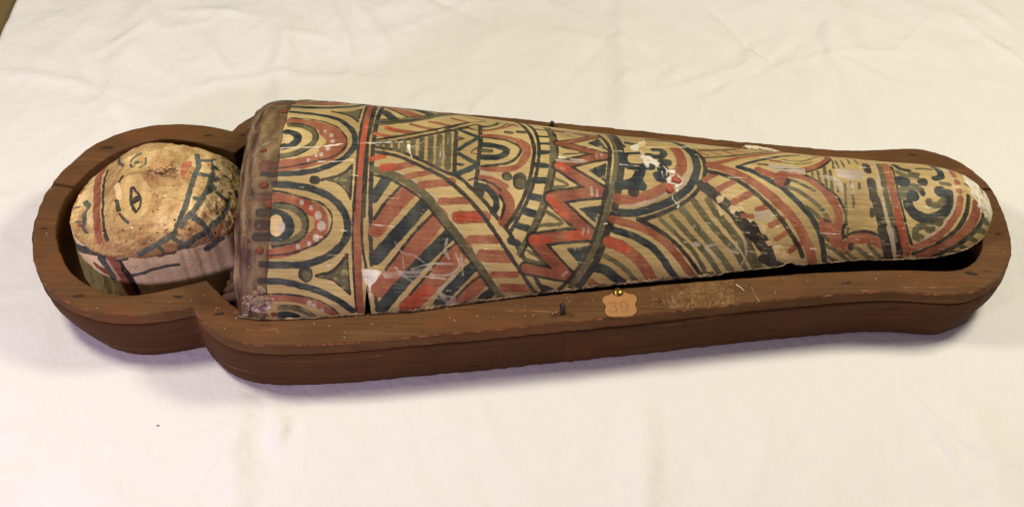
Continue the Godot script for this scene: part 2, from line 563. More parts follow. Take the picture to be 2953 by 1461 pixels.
	both(c, INK, 1.9, [-287.4, 217.4, -268.6, 216.8, -254.3, 221.7, -244.5, 229.4])
	both(c, SLATE, 9.4, [-286.4, 230.8, -275.9, 229.8, -267.8, 232.4])
	# the standing red border
	both(c, RED, 10.5, [-191.8, -98.9, -190.7, -36.5, -192.4, 3.5, -192.8, 41.6, -193.1, 87.4, -193.5, 129.8, -193.2, 172, -192.5, 218.1])
	stroke(c, FIRE, 6.1, [-190.5, -41.1, -191.3, -20.2, -192.4, 3.5, -193.6, 28.9, -193, 48.9])
	both(c, INK, 2.5, [-197.1, -95.8, -196.7, -31.3, -197.8, 15.7, -197.3, 54, -198.5, 87.9, -198.8, 119.7, -198.5, 151.2, -197.6, 183.3, -196.5, 219.1])
	both(c, INK, 3.0, [-185.5, -103, -184.9, -33, -187.1, 2.9, -187.5, 41.1, -187.9, 76, -188.3, 118.9, -186.7, 141.9, -183.3, 162.8])
	both(c, INK, 5.2, [-178.3, -98.8, -179.2, -29.6, -179.7, 2.1, -179.8, 40.5, -178.2, 86.3, -177.8, 128.6, -176.6, 159.2])
	stroke(c, INK, 4.4, [-173, 192.7, -172.1, 209.2, -168.9, 219.4])
	# slanting stripes of the flank
	both(c, SLATE, 12.7, [-175.3, 79.5, -167.1, 65.5, -158.1, 50.8])
	both(c, RED, 18.3, [-171.5, 117.7, -152.8, 90.9, -131.3, 65.9])
	both(c, INK, 3.6, [-173.7, 104.2, -160.7, 83.4, -144, 62.6])
	both(c, SLATE, 15.3, [-172.4, 151.7, -156, 132.1, -135.1, 107.3, -111.6, 77.5])
	both(c, RED, 19.9, [-168.2, 188.4, -146.5, 160.6, -121.4, 129.6, -96.7, 94.3])
	both(c, INK, 3.6, [-160, 163.6, -140.6, 136.9, -121.6, 112.1, -102.6, 90.8])
	both(c, SLATE, 14.8, [-167.3, 214.7, -146.9, 187, -121.4, 156, -98.3, 130.4, -82, 112.6])
	both(c, RED, 21.4, [-135.1, 210.3, -108.2, 179.1, -84.8, 149.9, -67.4, 128.8])
	both(c, INK, 3.1, [-131.6, 192.2, -108, 161.7, -88.7, 136.5, -73.3, 123])
	stroke(c, FIRE, 15.3, [-135, 209.1, -122.1, 195.9, -111.3, 186.6])
	both(c, SLATE, 13.2, [-99.1, 204.9, -83.2, 182.6, -67.5, 163.7, -54.8, 150.5])
	both(c, RED, 17.8, [-71.8, 198.7, -53.9, 176.2, -42.1, 164.7])
	both(c, INK, 2.5, [-80.5, 196.7, -61.7, 174.7, -46, 162.1])
	both(c, SLATE, 11.7, [-45.2, 192.6, -32.4, 180.2])
	# the olive edge of the crossing band and the red dashes on it
	both(c, OLIVE, 10.7, [-177, 41.8, -158.3, 46.4, -132.5, 57.5, -112.7, 72.5, -92.8, 96.3, -73.3, 119.5, -53.8, 145.8, -36.3, 170.8, -24.5, 186.8])
	both(c, INK, 3.1, [-177.6, 49.5, -161.9, 52.6, -138.1, 63.6, -116.4, 78.3, -98.6, 98.8, -77.1, 124.3, -57.7, 148.7, -41.2, 171.2, -32.4, 185.9])
	both(c, CHALK, 1.8, [-175.9, 37.6, -148.7, 42.9, -122.8, 57.1, -103, 73.1, -81.2, 96.3, -61.6, 122.2, -46, 144.5, -30.4, 168.3, -20.6, 185.5])
	stroke(c, RED, 9.7, [-166.4, 40.3, -149, 36.5, -131.8, 30.2])
	stroke(c, RED, 7.6, [-136.8, 49.1, -107.8, 40.5])
	stroke(c, RED, 10.7, [-118.9, 59, -83.1, 50.4])
	stroke(c, RED, 9.2, [-95.1, 77.2, -64.1, 73])
	stroke(c, RED, 14.8, [-75.4, 94.8, -43.4, 91.5])
	stroke(c, RED, 10.7, [-59.7, 120, -28.6, 116.7])
	stroke(c, RED, 15.3, [-45.1, 137.8, -15.8, 136.5])
	stroke(c, RED, 8.7, [-32.4, 159.9, -4.9, 157.4])
	stroke(c, RED, 11.7, [-20.6, 176.1, 10, 174.3])
	stroke(c, FIRE, 7.6, [-179.9, 27.3, -166.5, 21.8])
	stroke(c, FIRE, 9.2, [-166.5, 38.7, -155, 35.8])
	stroke(c, FIRE, 10.2, [-75.4, 94.4, -52.2, 92])
	stroke(c, RED, 5.9, [-178.9, -15.4, -169.4, -12.8, -158.5, -9.8])
	stroke(c, RED, 8.1, [-165.4, -28.9, -153, -25, -132.8, -22.3])
	stroke(c, RED, 5.1, [-136.8, -41.2, -123.8, -36.9, -105.3, -31.8])
	stroke(c, RED, 6.8, [-114, -52.6, -100.9, -49.4, -84.4, -44.7])
	stroke(c, RED, 4.2, [-88.6, -74.7, -68.9, -65.4])
	stroke(c, FIRE, 5.1, [-178.9, -15.4, -172, -13])
	stroke(c, FIRE, 7.2, [-165.4, -29.5, -155.8, -25.9])
	stroke(c, RED, 5.1, [-87.9, -72.9, -77.9, -68.1, -67.1, -62.7])
	stroke(c, RED, 5.1, [-73.7, -94.9, -61.9, -85.8, -48, -81.4])
	stroke(c, RED, 2.8, [-55.4, -114.4, -45.8, -113, -36.2, -111.7])
	# the paired lines beside it, and their twins past the crown
	stroke(c, INK, 5.3, [-177.7, 15.7, -150, 20.3, -123.8, 31.9, -100, 42.5, -82, 54.2, -64.1, 69.4, -48.3, 86.2, -32.6, 106.3, -16.8, 128.5, -1, 151.4, 11, 169.7, 19, 180.8])
	stroke(c, INK, 5.1, [-178.3, 8.3, -150.5, 11.8, -122.3, 23.3, -96.2, 36.5, -74.4, 44.7, -58.5, 58.5, -42.6, 73.6, -26.8, 92.2, -13, 108.6, 0.8, 131.2, 14.8, 154.4, 24.9, 172.4])
	stroke(c, INK, 4.2, [-176, -4.2, -152.1, -12.6, -129.5, -22.1, -106.7, -33.5, -87.1, -45.7, -67.4, -61.3])
	stroke(c, INK, 5.1, [-177.5, 1.8, -158, -2.2, -138.6, -9, -112.7, -21.4, -86.6, -34.7, -66.8, -45.7])
	stroke(c, INK, 2.4, [-95.7, -34.4, -81.4, -46.8, -63.3, -62.6, -44.8, -77.3])
	stroke(c, INK, 2.8, [-95.4, -29.4, -81, -39.2, -62.9, -52.8, -54.9, -59.2])
	stroke(c, OLIVE, 3.4, [-174.6, -35.4, -154.4, -42, -134.8, -50, -115.3, -63.5, -94, -86.4])
	stroke(c, INK, 2.5, [-175.1, -40.9, -154.9, -48, -135, -53.3, -115.8, -71.1, -95.3, -96.5])
	# hatched wedge
	stroke(c, OLIVE, 4.2, [-170.4, 3.4, -170.8, 4.9, -171.1, 6.3])
	stroke(c, OLIVE, 6.4, [-162.4, 1.1, -162.6, 4.9, -162.7, 8.6])
	stroke(c, OLIVE, 6.8, [-153.3, -1.3, -153.4, 4.2, -153.5, 9.5])
	stroke(c, OLIVE, 8.1, [-143.6, -3.8, -143.6, 4.4, -143.5, 12.1])
	stroke(c, OLIVE, 6.8, [-132.2, -8.1, -132, 4.4, -131.8, 15.8])
	stroke(c, OLIVE, 6.4, [-121.6, -12.5, -121.1, 5.3, -120.7, 21.2])
	stroke(c, OLIVE, 7.2, [-111.1, -16, -110.5, 6.1, -110, 25.1])
	stroke(c, OLIVE, 7.2, [-100.7, -20.7, -99.9, 6.7, -99.3, 29.4])
	stroke(c, OLIVE, 8.5, [-90.2, -25.7, -89.3, 6.3, -88.8, 32])
	stroke(c, CHALK, 1.7, [-133.2, 3.8, -121.1, -4.3])
	stroke(c, CHALK, 1.7, [-131, 6.4, -121.8, 7.3])
	stroke(c, CHALK, 1.7, [-128.7, 0.5, -126.8, 11.4])
	stroke(c, CHALK, 1.7, [-119.2, -6.5, -112.4, -2.3])
	stroke(c, CHALK, 1.7, [-117.5, 1.2, -113.4, 17.1])
	stroke(c, CHALK, 1.7, [-114.1, 1.8, -98.3, 1.1])
	stroke(c, CHALK, 1.7, [-98.6, -4.8, -98.2, 17.3])
	stroke(c, CHALK, 1.7, [-95.6, 2.7, -92.2, 20.2])
	stroke(c, CHALK, 1.7, [-89.8, -16.4, -90, -6.7])
	stroke(c, LOSS, 1.0, [-138.8, -6.4, -138.3, -4.4])
	stroke(c, LOSS, 3.4, [-137, 1.3, -136.4, 7.8])
	stroke(c, LOSS, 2.9, [-135.8, 9.6, -134.6, 13.9])
	stroke(c, LOSS, 1.9, [-134.1, 16.5, -132.3, 21])
	# zigzag and arch panel on the crown
	stroke(c, INK, 5.6, [-80.8, -33, -80.1, 0.2, -80.7, 39.3])
	stroke(c, INK, 5.6, [-52.2, -56.5, -50.3, -19.4, -51.4, 11.5, -52.7, 34.2, -54.7, 58.6])
	stroke(c, SLATE, 5.8, [-76.5, -36.8, -64.3, -29.7, -52.3, -24.5])
	stroke(c, SLATE, 6.2, [-53.7, -21.6, -65.1, -9.1, -77.1, 3.1])
	stroke(c, SLATE, 5.8, [-76.9, 9.1, -64.3, 17.5, -54, 23])
	stroke(c, SLATE, 7.5, [-53.9, 26.5, -65.3, 33.7, -78.1, 40.7])
	stroke(c, INK, 2.8, [-80.3, -22, -70.6, -18.7])
	stroke(c, INK, 2.8, [-80, -14.5, -70.6, -18.7])
	stroke(c, INK, 3.7, [-78.5, 26.2, -70.6, 26.3])
	stroke(c, INK, 2.4, [-66.3, -43.6, -55.8, -40.5])
	stroke(c, INK, 2.4, [-63.5, 48, -55, 43.6])
	stroke(c, RED, 7.9, [-48, -27.2, -32.4, -29.5, -17.6, -28.1, -2.7, -23.2, 6.3, -15.3, 8.5, -5, 6.3, 7.9, -1, 19.9, -13.3, 27.3, -27.8, 29.4, -48.1, 29.5])
	stroke(c, RED, 8.4, [-2.6, -19.2, 4.8, -9.1, 6.3, 0.7, 1.2, 14.2])
	stroke(c, INK, 3.7, [-47.9, -24.4, -32.3, -23.9, -17.5, -21.2, -6.3, -14.3, 0, -5.1, -3.2, 5.8, -11.9, 16.3, -24.3, 21.2, -48.1, 26.5])
	stroke(c, SLATE, 9.3, [-46.8, -9, -35.7, -9.6, -24.7, -6.9, -18, -2.1, -20.8, 5.5, -29.5, 10.4, -48.4, 12.7])
	dot(c, OLIVE, -41.8, 1.0, 7.5, 3.5)
	stroke(c, INK, 2.1, [-53.2, -2.6, -59.6, 2.3, -61, 6.5, -52.9, 8.2])
	dot(c, INK, -17.2, 37.8, 6.5, 6.4)
	dot(c, INK, -1.6, 43.0, 8.2, 11.5)
	dot(c, INK, -15.8, -41.5, 6.1, 3.7)
	dot(c, INK, -0.1, -45.3, 7.0, 4.2)
	dot(c, OLIVE, -16.4, 39.0, 4.7, 4.2)
	dot(c, OLIVE, -1.2, 46.1, 6.5, 6.8)
	dot(c, OLIVE, -14.7, -40.5, 4.7, 2.4)
	dot(c, OLIVE, 0.6, -43.6, 5.6, 2.6)
	stroke(c, RED, 5.6, [-50, 41.5, -38.4, 42.1, -27.6, 45.2, -17.4, 50.7])
	stroke(c, RED, 14.3, [-35.1, 52.2, -21.2, 60.5, -14.3, 73.2, -17.1, 87.4, -20.9, 94.6])
	stroke(c, INK, 3.2, [-50.6, 44.9, -42, 46.5, -32.6, 50, -24.6, 56.8])
	stroke(c, INK, 3.3, [-25.1, 63.9, -20.1, 73.7, -21, 83.8, -23.9, 91.9])
	stroke(c, SLATE, 6.5, [-52, 52.1, -43.3, 53.7, -36, 58.5])
	stroke(c, SLATE, 8.1, [-41.9, 54.9, -32, 65.5, -29.3, 76.5, -32.7, 83.8])
	dot(c, INK, -48.3, 60.8, 4.6, 6.6)
	stroke(c, CHALK, 3.7, [-48, 33.8, -39.3, 35.2, -30.6, 37.3])
	stroke(c, RED, 4.3, [-49.8, -39.1, -36.5, -45.1, -21.6, -54.7, -8.2, -79.7])
	stroke(c, RED, 5.6, [-15.8, -71.6, -6.6, -69])
	stroke(c, INK, 2.2, [-50.6, -41.4, -36.5, -47, -24.7, -57.3, -17.4, -78.6])
	stroke(c, SLATE, 5.6, [-50.1, -51.7, -40.5, -56.3, -32.4, -65, -29.5, -75.9])
	# the broad double arc with its ladder
	stroke(c, INK, 5.1, [-6.5, -97.8, 8.1, -50.3, 14.2, -23.8, 16.1, -1, 12.5, 30.3, 4.3, 61.4, -7.3, 86.5, -17, 100.1])
	stroke(c, INK, 4.6, [3.4, -102.5, 16.8, -52.5, 21.4, -21, 21.7, 4.2, 18.4, 32.1, 10.2, 60.9, -1.4, 86.1, -13, 107.6])
	stroke(c, SLATE, 4.6, [17.5, -59.5, 30.9, -60.4])
	stroke(c, SLATE, 4.6, [21.4, -36.6, 33.6, -37.9])
	stroke(c, SLATE, 5.1, [22.2, -19.4, 34.4, -20.6])
	stroke(c, SLATE, 7.1, [23.1, -1.7, 35.2, -3.6])
	stroke(c, SLATE, 8.1, [18, 19, 31, 18.5])
	stroke(c, SLATE, 9.2, [17.1, 40.5, 29.9, 40])
	stroke(c, SLATE, 9.2, [13.2, 61.9, 25, 62.7])
	stroke(c, SLATE, 9.7, [5.4, 80.6, 16.2, 82.6])
	stroke(c, SLATE, 8.7, [-4.3, 98.1, 8.5, 100.4])
	stroke(c, SLATE, 8.7, [-12.4, 116.5, -3.2, 119.6])
	stroke(c, OLIVE, 7.6, [31.2, -74.8, 37.8, -40.7, 39.3, -6.5, 37, 23.4, 31.9, 50.7, 24.1, 78, 12.4, 104.6, -1.1, 131.2])
	stroke(c, INK, 3.6, [35.4, -77.8, 43.2, -36.9, 44.7, -7.1, 41.5, 23, 35.8, 52.5, 28, 79.6, 14.4, 108.3, -0.1, 135.1])
	# zigzag
	stroke(c, INK, 10.6, [37.2, -62.6, 66.2, -61.2, 94.9, -53])
	stroke(c, INK, 11.6, [94.9, -53, 69.4, -34.7, 46.6, -23.4])
	stroke(c, INK, 13.8, [46.6, -23.4, 76.8, -14.1, 102.4, -4.3])
	stroke(c, INK, 16.8, [102.4, -4.3, 74.2, 5.8, 47, 17])
	stroke(c, INK, 19.9, [47, 17, 71.7, 33.2, 97.8, 48.4])
	stroke(c, INK, 19.9, [97.8, 48.4, 67.5, 54, 36.8, 61.2])
	stroke(c, INK, 20.4, [36.8, 61.2, 59.6, 81, 84.4, 101.6])
	stroke(c, INK, 19.3, [84.4, 101.6, 47.9, 107.1, 16.4, 114.1])
	stroke(c, INK, 20.9, [16.4, 114.1, 36.3, 134.3, 57.5, 155.6])
	stroke(c, INK, 18.3, [57.5, 155.6, 30.6, 152.3, 6.9, 148.9])
	stroke(c, RED, 6.6, [37.2, -62.6, 66.2, -61.2, 94.9, -53])
	stroke(c, RED, 7.6, [94.9, -53, 69.4, -34.7, 46.6, -23.4])
	stroke(c, RED, 9.2, [46.6, -23.4, 76.8, -14.1, 102.4, -4.3])
	stroke(c, RED, 10.2, [102.4, -4.3, 74.2, 5.8, 47, 17])
	stroke(c, RED, 13.2, [47, 17, 71.7, 33.2, 97.8, 48.4])
	stroke(c, RED, 13.2, [97.8, 48.4, 67.5, 54, 36.8, 61.2])
	stroke(c, RED, 13.7, [36.8, 61.2, 59.6, 81, 84.4, 101.6])
	stroke(c, RED, 12.7, [84.4, 101.6, 47.9, 107.1, 16.4, 114.1])
	stroke(c, RED, 14.3, [16.4, 114.1, 36.3, 134.3, 57.5, 155.6])
	stroke(c, RED, 11.7, [57.5, 155.6, 30.6, 152.3, 6.9, 148.9])
	stroke(c, FIRE, 10.2, [35.8, 61.8, 45.7, 74.1, 53.6, 81.5])
	stroke(c, FIRE, 10.2, [14.5, 114.2, 30.2, 111.9])
	stroke(c, FIRE, 10.2, [47, 16.3, 55.9, 21.7])
	stroke(c, FIRE, 10.2, [77.5, 102.2, 57.7, 105.9])
	stroke(c, CHALK, 3.6, [85.5, 44.1, 86.4, 53.5])
	stroke(c, CHALK, 3.6, [92.4, 46.7, 92.3, 54])
	stroke(c, CHALK, 3.6, [76.4, 95.4, 74.5, 102.4])
	stroke(c, CHALK, 3.6, [81.4, 95.9, 81.8, 99.9])
	stroke(c, CHALK, 3.6, [48.9, 21.1, 52.9, 22.4])
	stroke(c, CHALK, 3.6, [51.5, 154.9, 56.4, 150.3])
	stroke(c, CHALK, 3.6, [92.8, -6.3, 93.5, -0.4])
	stroke(c, CHALK, 3.6, [98.9, -7.6, 99.7, -2.5])
	stroke(c, OLIVE, 3.6, [40.9, 35.8, 56.7, 43.3, 37.8, 48.1])
	stroke(c, OLIVE, 4.6, [29, 77.5, 49.7, 90.7, 22.2, 95.9])
	stroke(c, OLIVE, 3.6, [8.7, 126.5, 28.5, 140.1, 4.8, 137.7])
	stroke(c, OLIVE, 2.5, [50.5, -14.3, 76.6, -7.6, 52.3, -1.9])
	stroke(c, OLIVE, 2.0, [49.3, -48.8, 67.7, -44.5])
	stroke(c, LOSS, 2.5, [46.2, 3.1, 54.2, 3.7])
	stroke(c, LOSS, 2.3, [60.2, 5.3, 76.2, 5.6])
	stroke(c, CHALK, 5.1, [44.1, 8.8, 60.1, 9.1, 78.2, 6.8])
	area(c, SLATE, [104.8, 7.5, 81.9, 20.5, 102.4, 35.2])
	area(c, SLATE, [102, 64.5, 69.8, 71.8, 93.3, 89.7])
	area(c, SLATE, [87.2, 115.6, 55.5, 120.8, 72.5, 140.8])
	area(c, SLATE, [96.5, -45, 82.4, -28.1, 108.4, -15.3])
	area(c, SLATE, [21.3, 168.1, 36.8, 171.7, 47, 177.1, 26, 180.7])
	# the second broad arc
	stroke(c, INK, 5.1, [97.7, -65.6, 108.1, -30.1, 109.9, -5.1, 106.1, 29, 101.7, 53.3, 95.6, 82, 86, 112.5, 70.6, 144.2, 55.1, 164.6, 46.9, 175.8])
	stroke(c, OLIVE, 7.1, [110.8, -74.4, 117.2, -27.3, 117.8, 0, 113.7, 28.4, 107.2, 61, 97.3, 97.6, 85.8, 126.5, 70.4, 154.9, 60.8, 170.3])
	stroke(c, INK, 8.7, [116.5, -83.3, 123, -28.2, 124.1, 2.2, 120, 34.6, 113.5, 68.6, 103.7, 101.1, 92.3, 132, 78.9, 156.5, 68.9, 171.6])
	# half round with scrolls
	stroke(c, RED, 13.6, [117.4, 55.8, 133.2, 56.2, 155, 49.3, 173.6, 37.8, 184.1, 27.6])
	stroke(c, RED, 14.0, [191.4, 16.1, 198.2, 3.5, 198, -14.5, 192.9, -32.7])
	stroke(c, SLATE, 9.8, [117.3, 72.7, 136.4, 72, 158.1, 64.5, 179.9, 54.7, 198.6, 41.1, 211.1, 25.3, 217.1, 6.2, 216.2, -13.9, 209.7, -33, 191.8, -63.4, 162.2, -64])
	stroke(c, INK, 5.5, [141.4, 79.5, 154.7, 76.3, 176.4, 67.1, 200, 53.2, 215.5, 38, 224.3, 20.3, 228.1, 0.5, 224.8, -17.5, 216.2, -32.9])
	stroke(c, CHALK, 3.8, [122.3, 64.4, 141.5, 61.2, 163.2, 52.6, 176.8, 44.6])
	stroke(c, CHALK, 3.4, [200.8, 30, 206.4, 13.7, 207.3, -4.7, 204.7, -21.7])
	stroke(c, SLATE, 11.0, [127.1, -8.5, 125.8, 0.5, 129.6, 8.2, 137.1, 10.6, 148, 9.8, 159.9, 8.4])
	stroke(c, SLATE, 5.3, [125.5, -11, 135.8, -13.7, 146.1, -15])
	stroke(c, SLATE, 6.4, [123.6, -35.5, 128.3, -28.6])
	stroke(c, SLATE, 6.4, [132.4, -39.5, 140.8, -36.8])
	stroke(c, SLATE, 13.6, [146.6, 13.1, 144.5, 22.5, 141.4, 28.6])
	stroke(c, SLATE, 13.6, [141.3, 29.6, 132, 35.5, 120.2, 37.8])
	stroke(c, SLATE, 12.7, [143.8, 32.2, 147.4, 37])
	stroke(c, SLATE, 8.9, [165.7, -25.3, 173.4, -26, 178, -18.8, 174.7, -10.7, 165.3, -10.2])
	stroke(c, SLATE, 11.9, [174, -0.9, 180.7, -0.4])
	stroke(c, SLATE, 6.4, [156.2, -13.3, 161.3, -12.5])
	stroke(c, SLATE, 13.8, [174.2, 9.5, 175.3, 18.8, 172.5, 24])
	stroke(c, SLATE, 9.5, [166.4, 20.6, 168.3, 24.4, 175.8, 25.2])
	dot(c, INK, 137.4, 45.4, 7.2, 6.0)
	# bare white gesso along the break across it
	area(c, LOSS, [147.8, -21.3, 150.5, -17, 152.6, -10.8, 157.7, -10.7, 161.4, -9.1, 164.9, -3.6, 169, -2.8, 172.2, -0.1, 171.6, 3, 169.4, 4.9, 170, 9.3, 167.2, 6.8, 162.6, 5, 160.2, 3.5, 157.7, 3.2, 158.5, 11, 154.3, 11.3, 151.7, 3.8, 150.5, -4.6, 146.9, -7.4, 150.5, -10.5, 149.5, -13.9])
	area(c, LOSS, [136, -29, 140.8, -35.7, 145.2, -37.7, 149.4, -47.5, 151.9, -45.4, 156.1, -54.3, 156.3, -41.3, 151.9, -34.7, 147.6, -29, 145.2, -20.1, 140.5, -19.5, 137.2, -22.2])
	area(c, CREAM, [145.8, -33.6, 153.6, -45.8, 157.9, -45.6, 155.6, -33.4, 150.7, -30.5])
	area(c, LOSS, [180.7, 13.2, 189.3, 10.5, 190.3, 14.4, 193.1, 16.2, 199.5, 23.5, 196.6, 30.8, 192.2, 33.7, 194.6, 37.6, 189.9, 40.7, 187.3, 32.3, 179.8, 30.1, 176.1, 38.7, 174.9, 37.9, 179, 29.2, 177.3, 25.6, 183.7, 19.1, 187.6, 16.7])
	stroke(c, LOSS, 1.3, [175.2, 6, 178.3, 10.2, 181.5, 14.2])
	stroke(c, LOSS, 0.6, [173, 14.9, 173.8, 23.9])
	stroke(c, LOSS, 0.6, [178.9, 14.4, 178.6, 20])
	stroke(c, LOSS, 0.8, [184.7, 46.4, 184.6, 50.8, 187.1, 52.7])
	stroke(c, LOSS, 0.7, [188.9, 46, 191.7, 51.5, 192.3, 55.7])
	stroke(c, LOSS, 1.0, [187.5, 53.1, 190.3, 56.7])
	stroke(c, LOSS, 1.1, [192.4, 58.2, 190.7, 60.8])
	stroke(c, LOSS, 0.5, [203.6, 43.1, 204.8, 46.1])
	stroke(c, LOSS, 1.0, [114.7, -15.3, 119, -15.6])
	stroke(c, LOSS, 1.7, [119.9, -16.3, 125.4, -16.7])
	stroke(c, LOSS, 0.6, [132.7, -17.7, 142.9, -17.2])
	stroke(c, CREAM, 4.2, [157.5, -29.8, 171.5, -33.3, 193.5, -37.8, 199.7, -39.2])
	stroke(c, LOSS, 1.5, [199.6, -37.9, 215.9, -44.6, 234.1, -50.5, 260.7, -53.1])
	stroke(c, LOSS, 1.1, [203.7, -44.1, 216.5, -49.5])
	stroke(c, LOSS, 1.7, [224.5, -50.5, 228.2, -45.2])
	area(c, RED, [182.9, 26.5, 192, 20.9, 197.6, 25.8, 193.2, 29.9, 184.1, 28.8])
	area(c, RED, [175.3, 38.3, 182.2, 33.2, 189.1, 40.3, 186.9, 42.3, 180.2, 43.7])
	stroke(c, INK, 0.6, [175.3, 39.2, 180.2, 44.6, 189, 42.5])
	stroke(c, INK, 0.6, [183.2, 29.4, 193.2, 30.4])
	stroke(c, INK, 0.5, [192.2, 17.3, 198.6, 23.3])
	stroke(c, INK, 0.6, [187.6, 35, 193.8, 37.7])
	# quarter round of bands at the edge
	stroke(c, RED, 9.8, [110.7, 81.5, 133.1, 85.4, 154.8, 92, 173.4, 102.2, 188.9, 116.2, 205.1, 136.3, 213.7, 148.3])
	stroke(c, INK, 5.5, [144.7, 80.4, 159.8, 86.3, 178.3, 96.5, 195.4, 110.3, 211.4, 128.3, 222.4, 143.7])
	stroke(c, SLATE, 8.9, [112.4, 93.8, 133.3, 98.6, 153.4, 107, 168.8, 119.5, 181.4, 136.1, 192.6, 151.7])
	stroke(c, RED, 14.8, [106.8, 109, 121.8, 112.9, 138.8, 123.4, 151, 136.4, 158.4, 148.5, 163.8, 158.7])
	stroke(c, FIRE, 10.6, [106, 108.7, 116.8, 111.2, 128.6, 116.1])
	stroke(c, OLIVE, 6.8, [102.1, 126.1, 117.4, 133.7, 131.2, 145.1, 142.8, 157.9])
	stroke(c, SLATE, 12.7, [92.5, 141.3, 104.3, 144.7, 118.1, 155, 126.9, 162.2])
	stroke(c, RED, 10.6, [86.4, 161.7, 94.2, 168])
	# olive hatching
	stroke(c, OLIVE, 5.5, [169.7, 76.8, 190, 93.9, 210.7, 112.6, 226.4, 135.6])
	stroke(c, OLIVE, 7.2, [183.1, 71.7, 203.3, 91.3, 225.9, 113.1, 244.6, 138.2])
	stroke(c, OLIVE, 8.5, [196.5, 62.3, 216.6, 85.3, 237.5, 107.1, 259.7, 133.6])
	stroke(c, OLIVE, 8.1, [210.4, 51, 224.9, 69.7, 243.7, 89.8, 264.9, 110.6, 278.8, 133.8])
	stroke(c, OLIVE, 9.3, [228.9, 48.7, 240.1, 65.1, 257, 83.8, 273, 103.1, 290.6, 130.3])
	stroke(c, OLIVE, 6.4, [273.1, 82.8, 281.3, 99.2, 289.3, 116.2, 300.3, 132])
	stroke(c, OLIVE, 5.5, [224.2, 140.5, 236.2, 139.9])
	stroke(c, INK, 14.8, [221.8, 29.5, 234, 38.6, 247, 49.7, 260.3, 60.7, 268.7, 66.4])
	stroke(c, INK, 16.5, [268.7, 67.3, 277.2, 74.2, 289.3, 85.4, 300.3, 101.8, 307.4, 117.1])
	stroke(c, INK, 11.9, [297.8, 115.7, 308.6, 120.7, 321.2, 125.1])
	stroke(c, INK, 5.1, [253.6, 60.8, 270.5, 81.3, 288.1, 97, 303, 115.5])
	area(c, RUB, [238.8, 44.9, 244.1, 37.4, 250.7, 41.3, 246.2, 49.5, 240.3, 51.7])
	area(c, RUB, [251.9, 57.5, 257.9, 52.4, 265.4, 54.1, 270.5, 52.6, 273, 57.9, 267, 60.3, 262.8, 59.3, 260.3, 63.7, 255.2, 62.1])
	area(c, RUB, [237.7, 53.6, 242.7, 54.5, 247.6, 64.6, 243.4, 66.5, 241, 61])
	area(c, RUB, [270.4, 64.7, 278.8, 62.5, 286.4, 67.8, 280.5, 71.6, 275.4, 68])
	area(c, RUB, [299.9, 94.5, 306.6, 92.5, 309.5, 98.3, 303.6, 99.8])
	stroke(c, RUB, 2.1, [247.8, 51.1, 252, 53.3])
	stroke(c, RUB, 1.9, [260.3, 65.3, 265.3, 66.7])
	stroke(c, RUB, 2.5, [290.1, 85.1, 297, 88.9])
	stroke(c, RUB, 2.1, [293.9, 108.7, 302.5, 109.2])
	stroke(c, RUB, 1.9, [284, 75.5, 290.7, 75.8])
	stroke(c, RUB, 1.7, [233.6, 50.5, 238.5, 58.6])
	stroke(c, RED, 7.6, [225.6, 22.2, 239, 11.8])
	stroke(c, RED, 7.6, [241.8, 34, 261.9, 21.2])
	stroke(c, RED, 8.5, [260.5, 48.5, 283.8, 34.7])
	stroke(c, RED, 6.8, [289, 55.9, 304.3, 51.1])
	stroke(c, RED, 6.8, [306, 74.3, 321.1, 64.8])
	stroke(c, RED, 6.4, [313.3, 90.7, 326.5, 81.1])
	stroke(c, RED, 7.2, [329.7, 106.4, 345.2, 94])
	stroke(c, RED, 6.4, [270.4, 64.7, 283.9, 64.7])
	stroke(c, CHALK, 12.7, [290.6, 63.4, 304.2, 62.5])
	area(c, CREAM, [289.9, 75.1, 294.9, 71.5, 300.9, 76.1, 299.5, 86.2, 294.4, 84.8])
	area(c, CREAM, [308.8, 101, 318.8, 97, 329.6, 105.1, 333.9, 113.9, 323.6, 114.5, 314.7, 112.1])
	stroke(c, INK, 5.9, [229.1, 8.7, 244.2, 10.7, 265.4, 19.4, 284.7, 33.2, 304.3, 51.1, 321.1, 68.5, 333.6, 86, 343, 99.4, 348.2, 110.4])
	stroke(c, CHALK, 3.8, [215.4, 104.6, 213.7, 102.1])
	stroke(c, CHALK, 5.9, [212, 103.2, 217.1, 103.5])
	stroke(c, CHALK, 3.8, [225.6, 106.3, 234.4, 114.2, 245.1, 122.3])
	stroke(c, CHALK, 3.1, [227.2, 104.5, 244, 101.5, 259.7, 109.1, 266.6, 110.4])
	stroke(c, CHALK, 3.1, [255.8, 99, 252.7, 106.1])
	stroke(c, CHALK, 3.1, [272.5, 91.2, 276.8, 109.8, 271.5, 130.2, 280.7, 135.8])
	stroke(c, CHALK, 3.1, [264.2, 96.8, 264.6, 105.3])
	stroke(c, CHALK, 1.8, [211.5, 80.7, 207.4, 87.6])
	stroke(c, CHALK, 1.5, [226.6, 76.1, 231.7, 77.4])
	stroke(c, CHALK, 1.5, [241.9, 87.5, 238.7, 93.5])
	stroke(c, CHALK, 1.5, [220, 81.7, 220.9, 86.5])
	# the red and dark chevrons
	stroke(c, RED, 6.4, [234.4, -3.6, 255, -12.3, 282.4, -25.1, 310.3, -37, 351, -60.6, 381.8, -45.5])
	stroke(c, RED, 11.9, [234.3, -2.1, 253.3, 3.3, 272.7, 12.9, 293.5, 27.2, 314.6, 45.3, 333, 62.7, 347.1, 83.6, 357.2, 103.9, 362.9, 123.4])
	stroke(c, SLATE, 4.2, [270.1, -3.4, 289.3, -13.2, 317.2, -26.8, 353.2, -42.8])
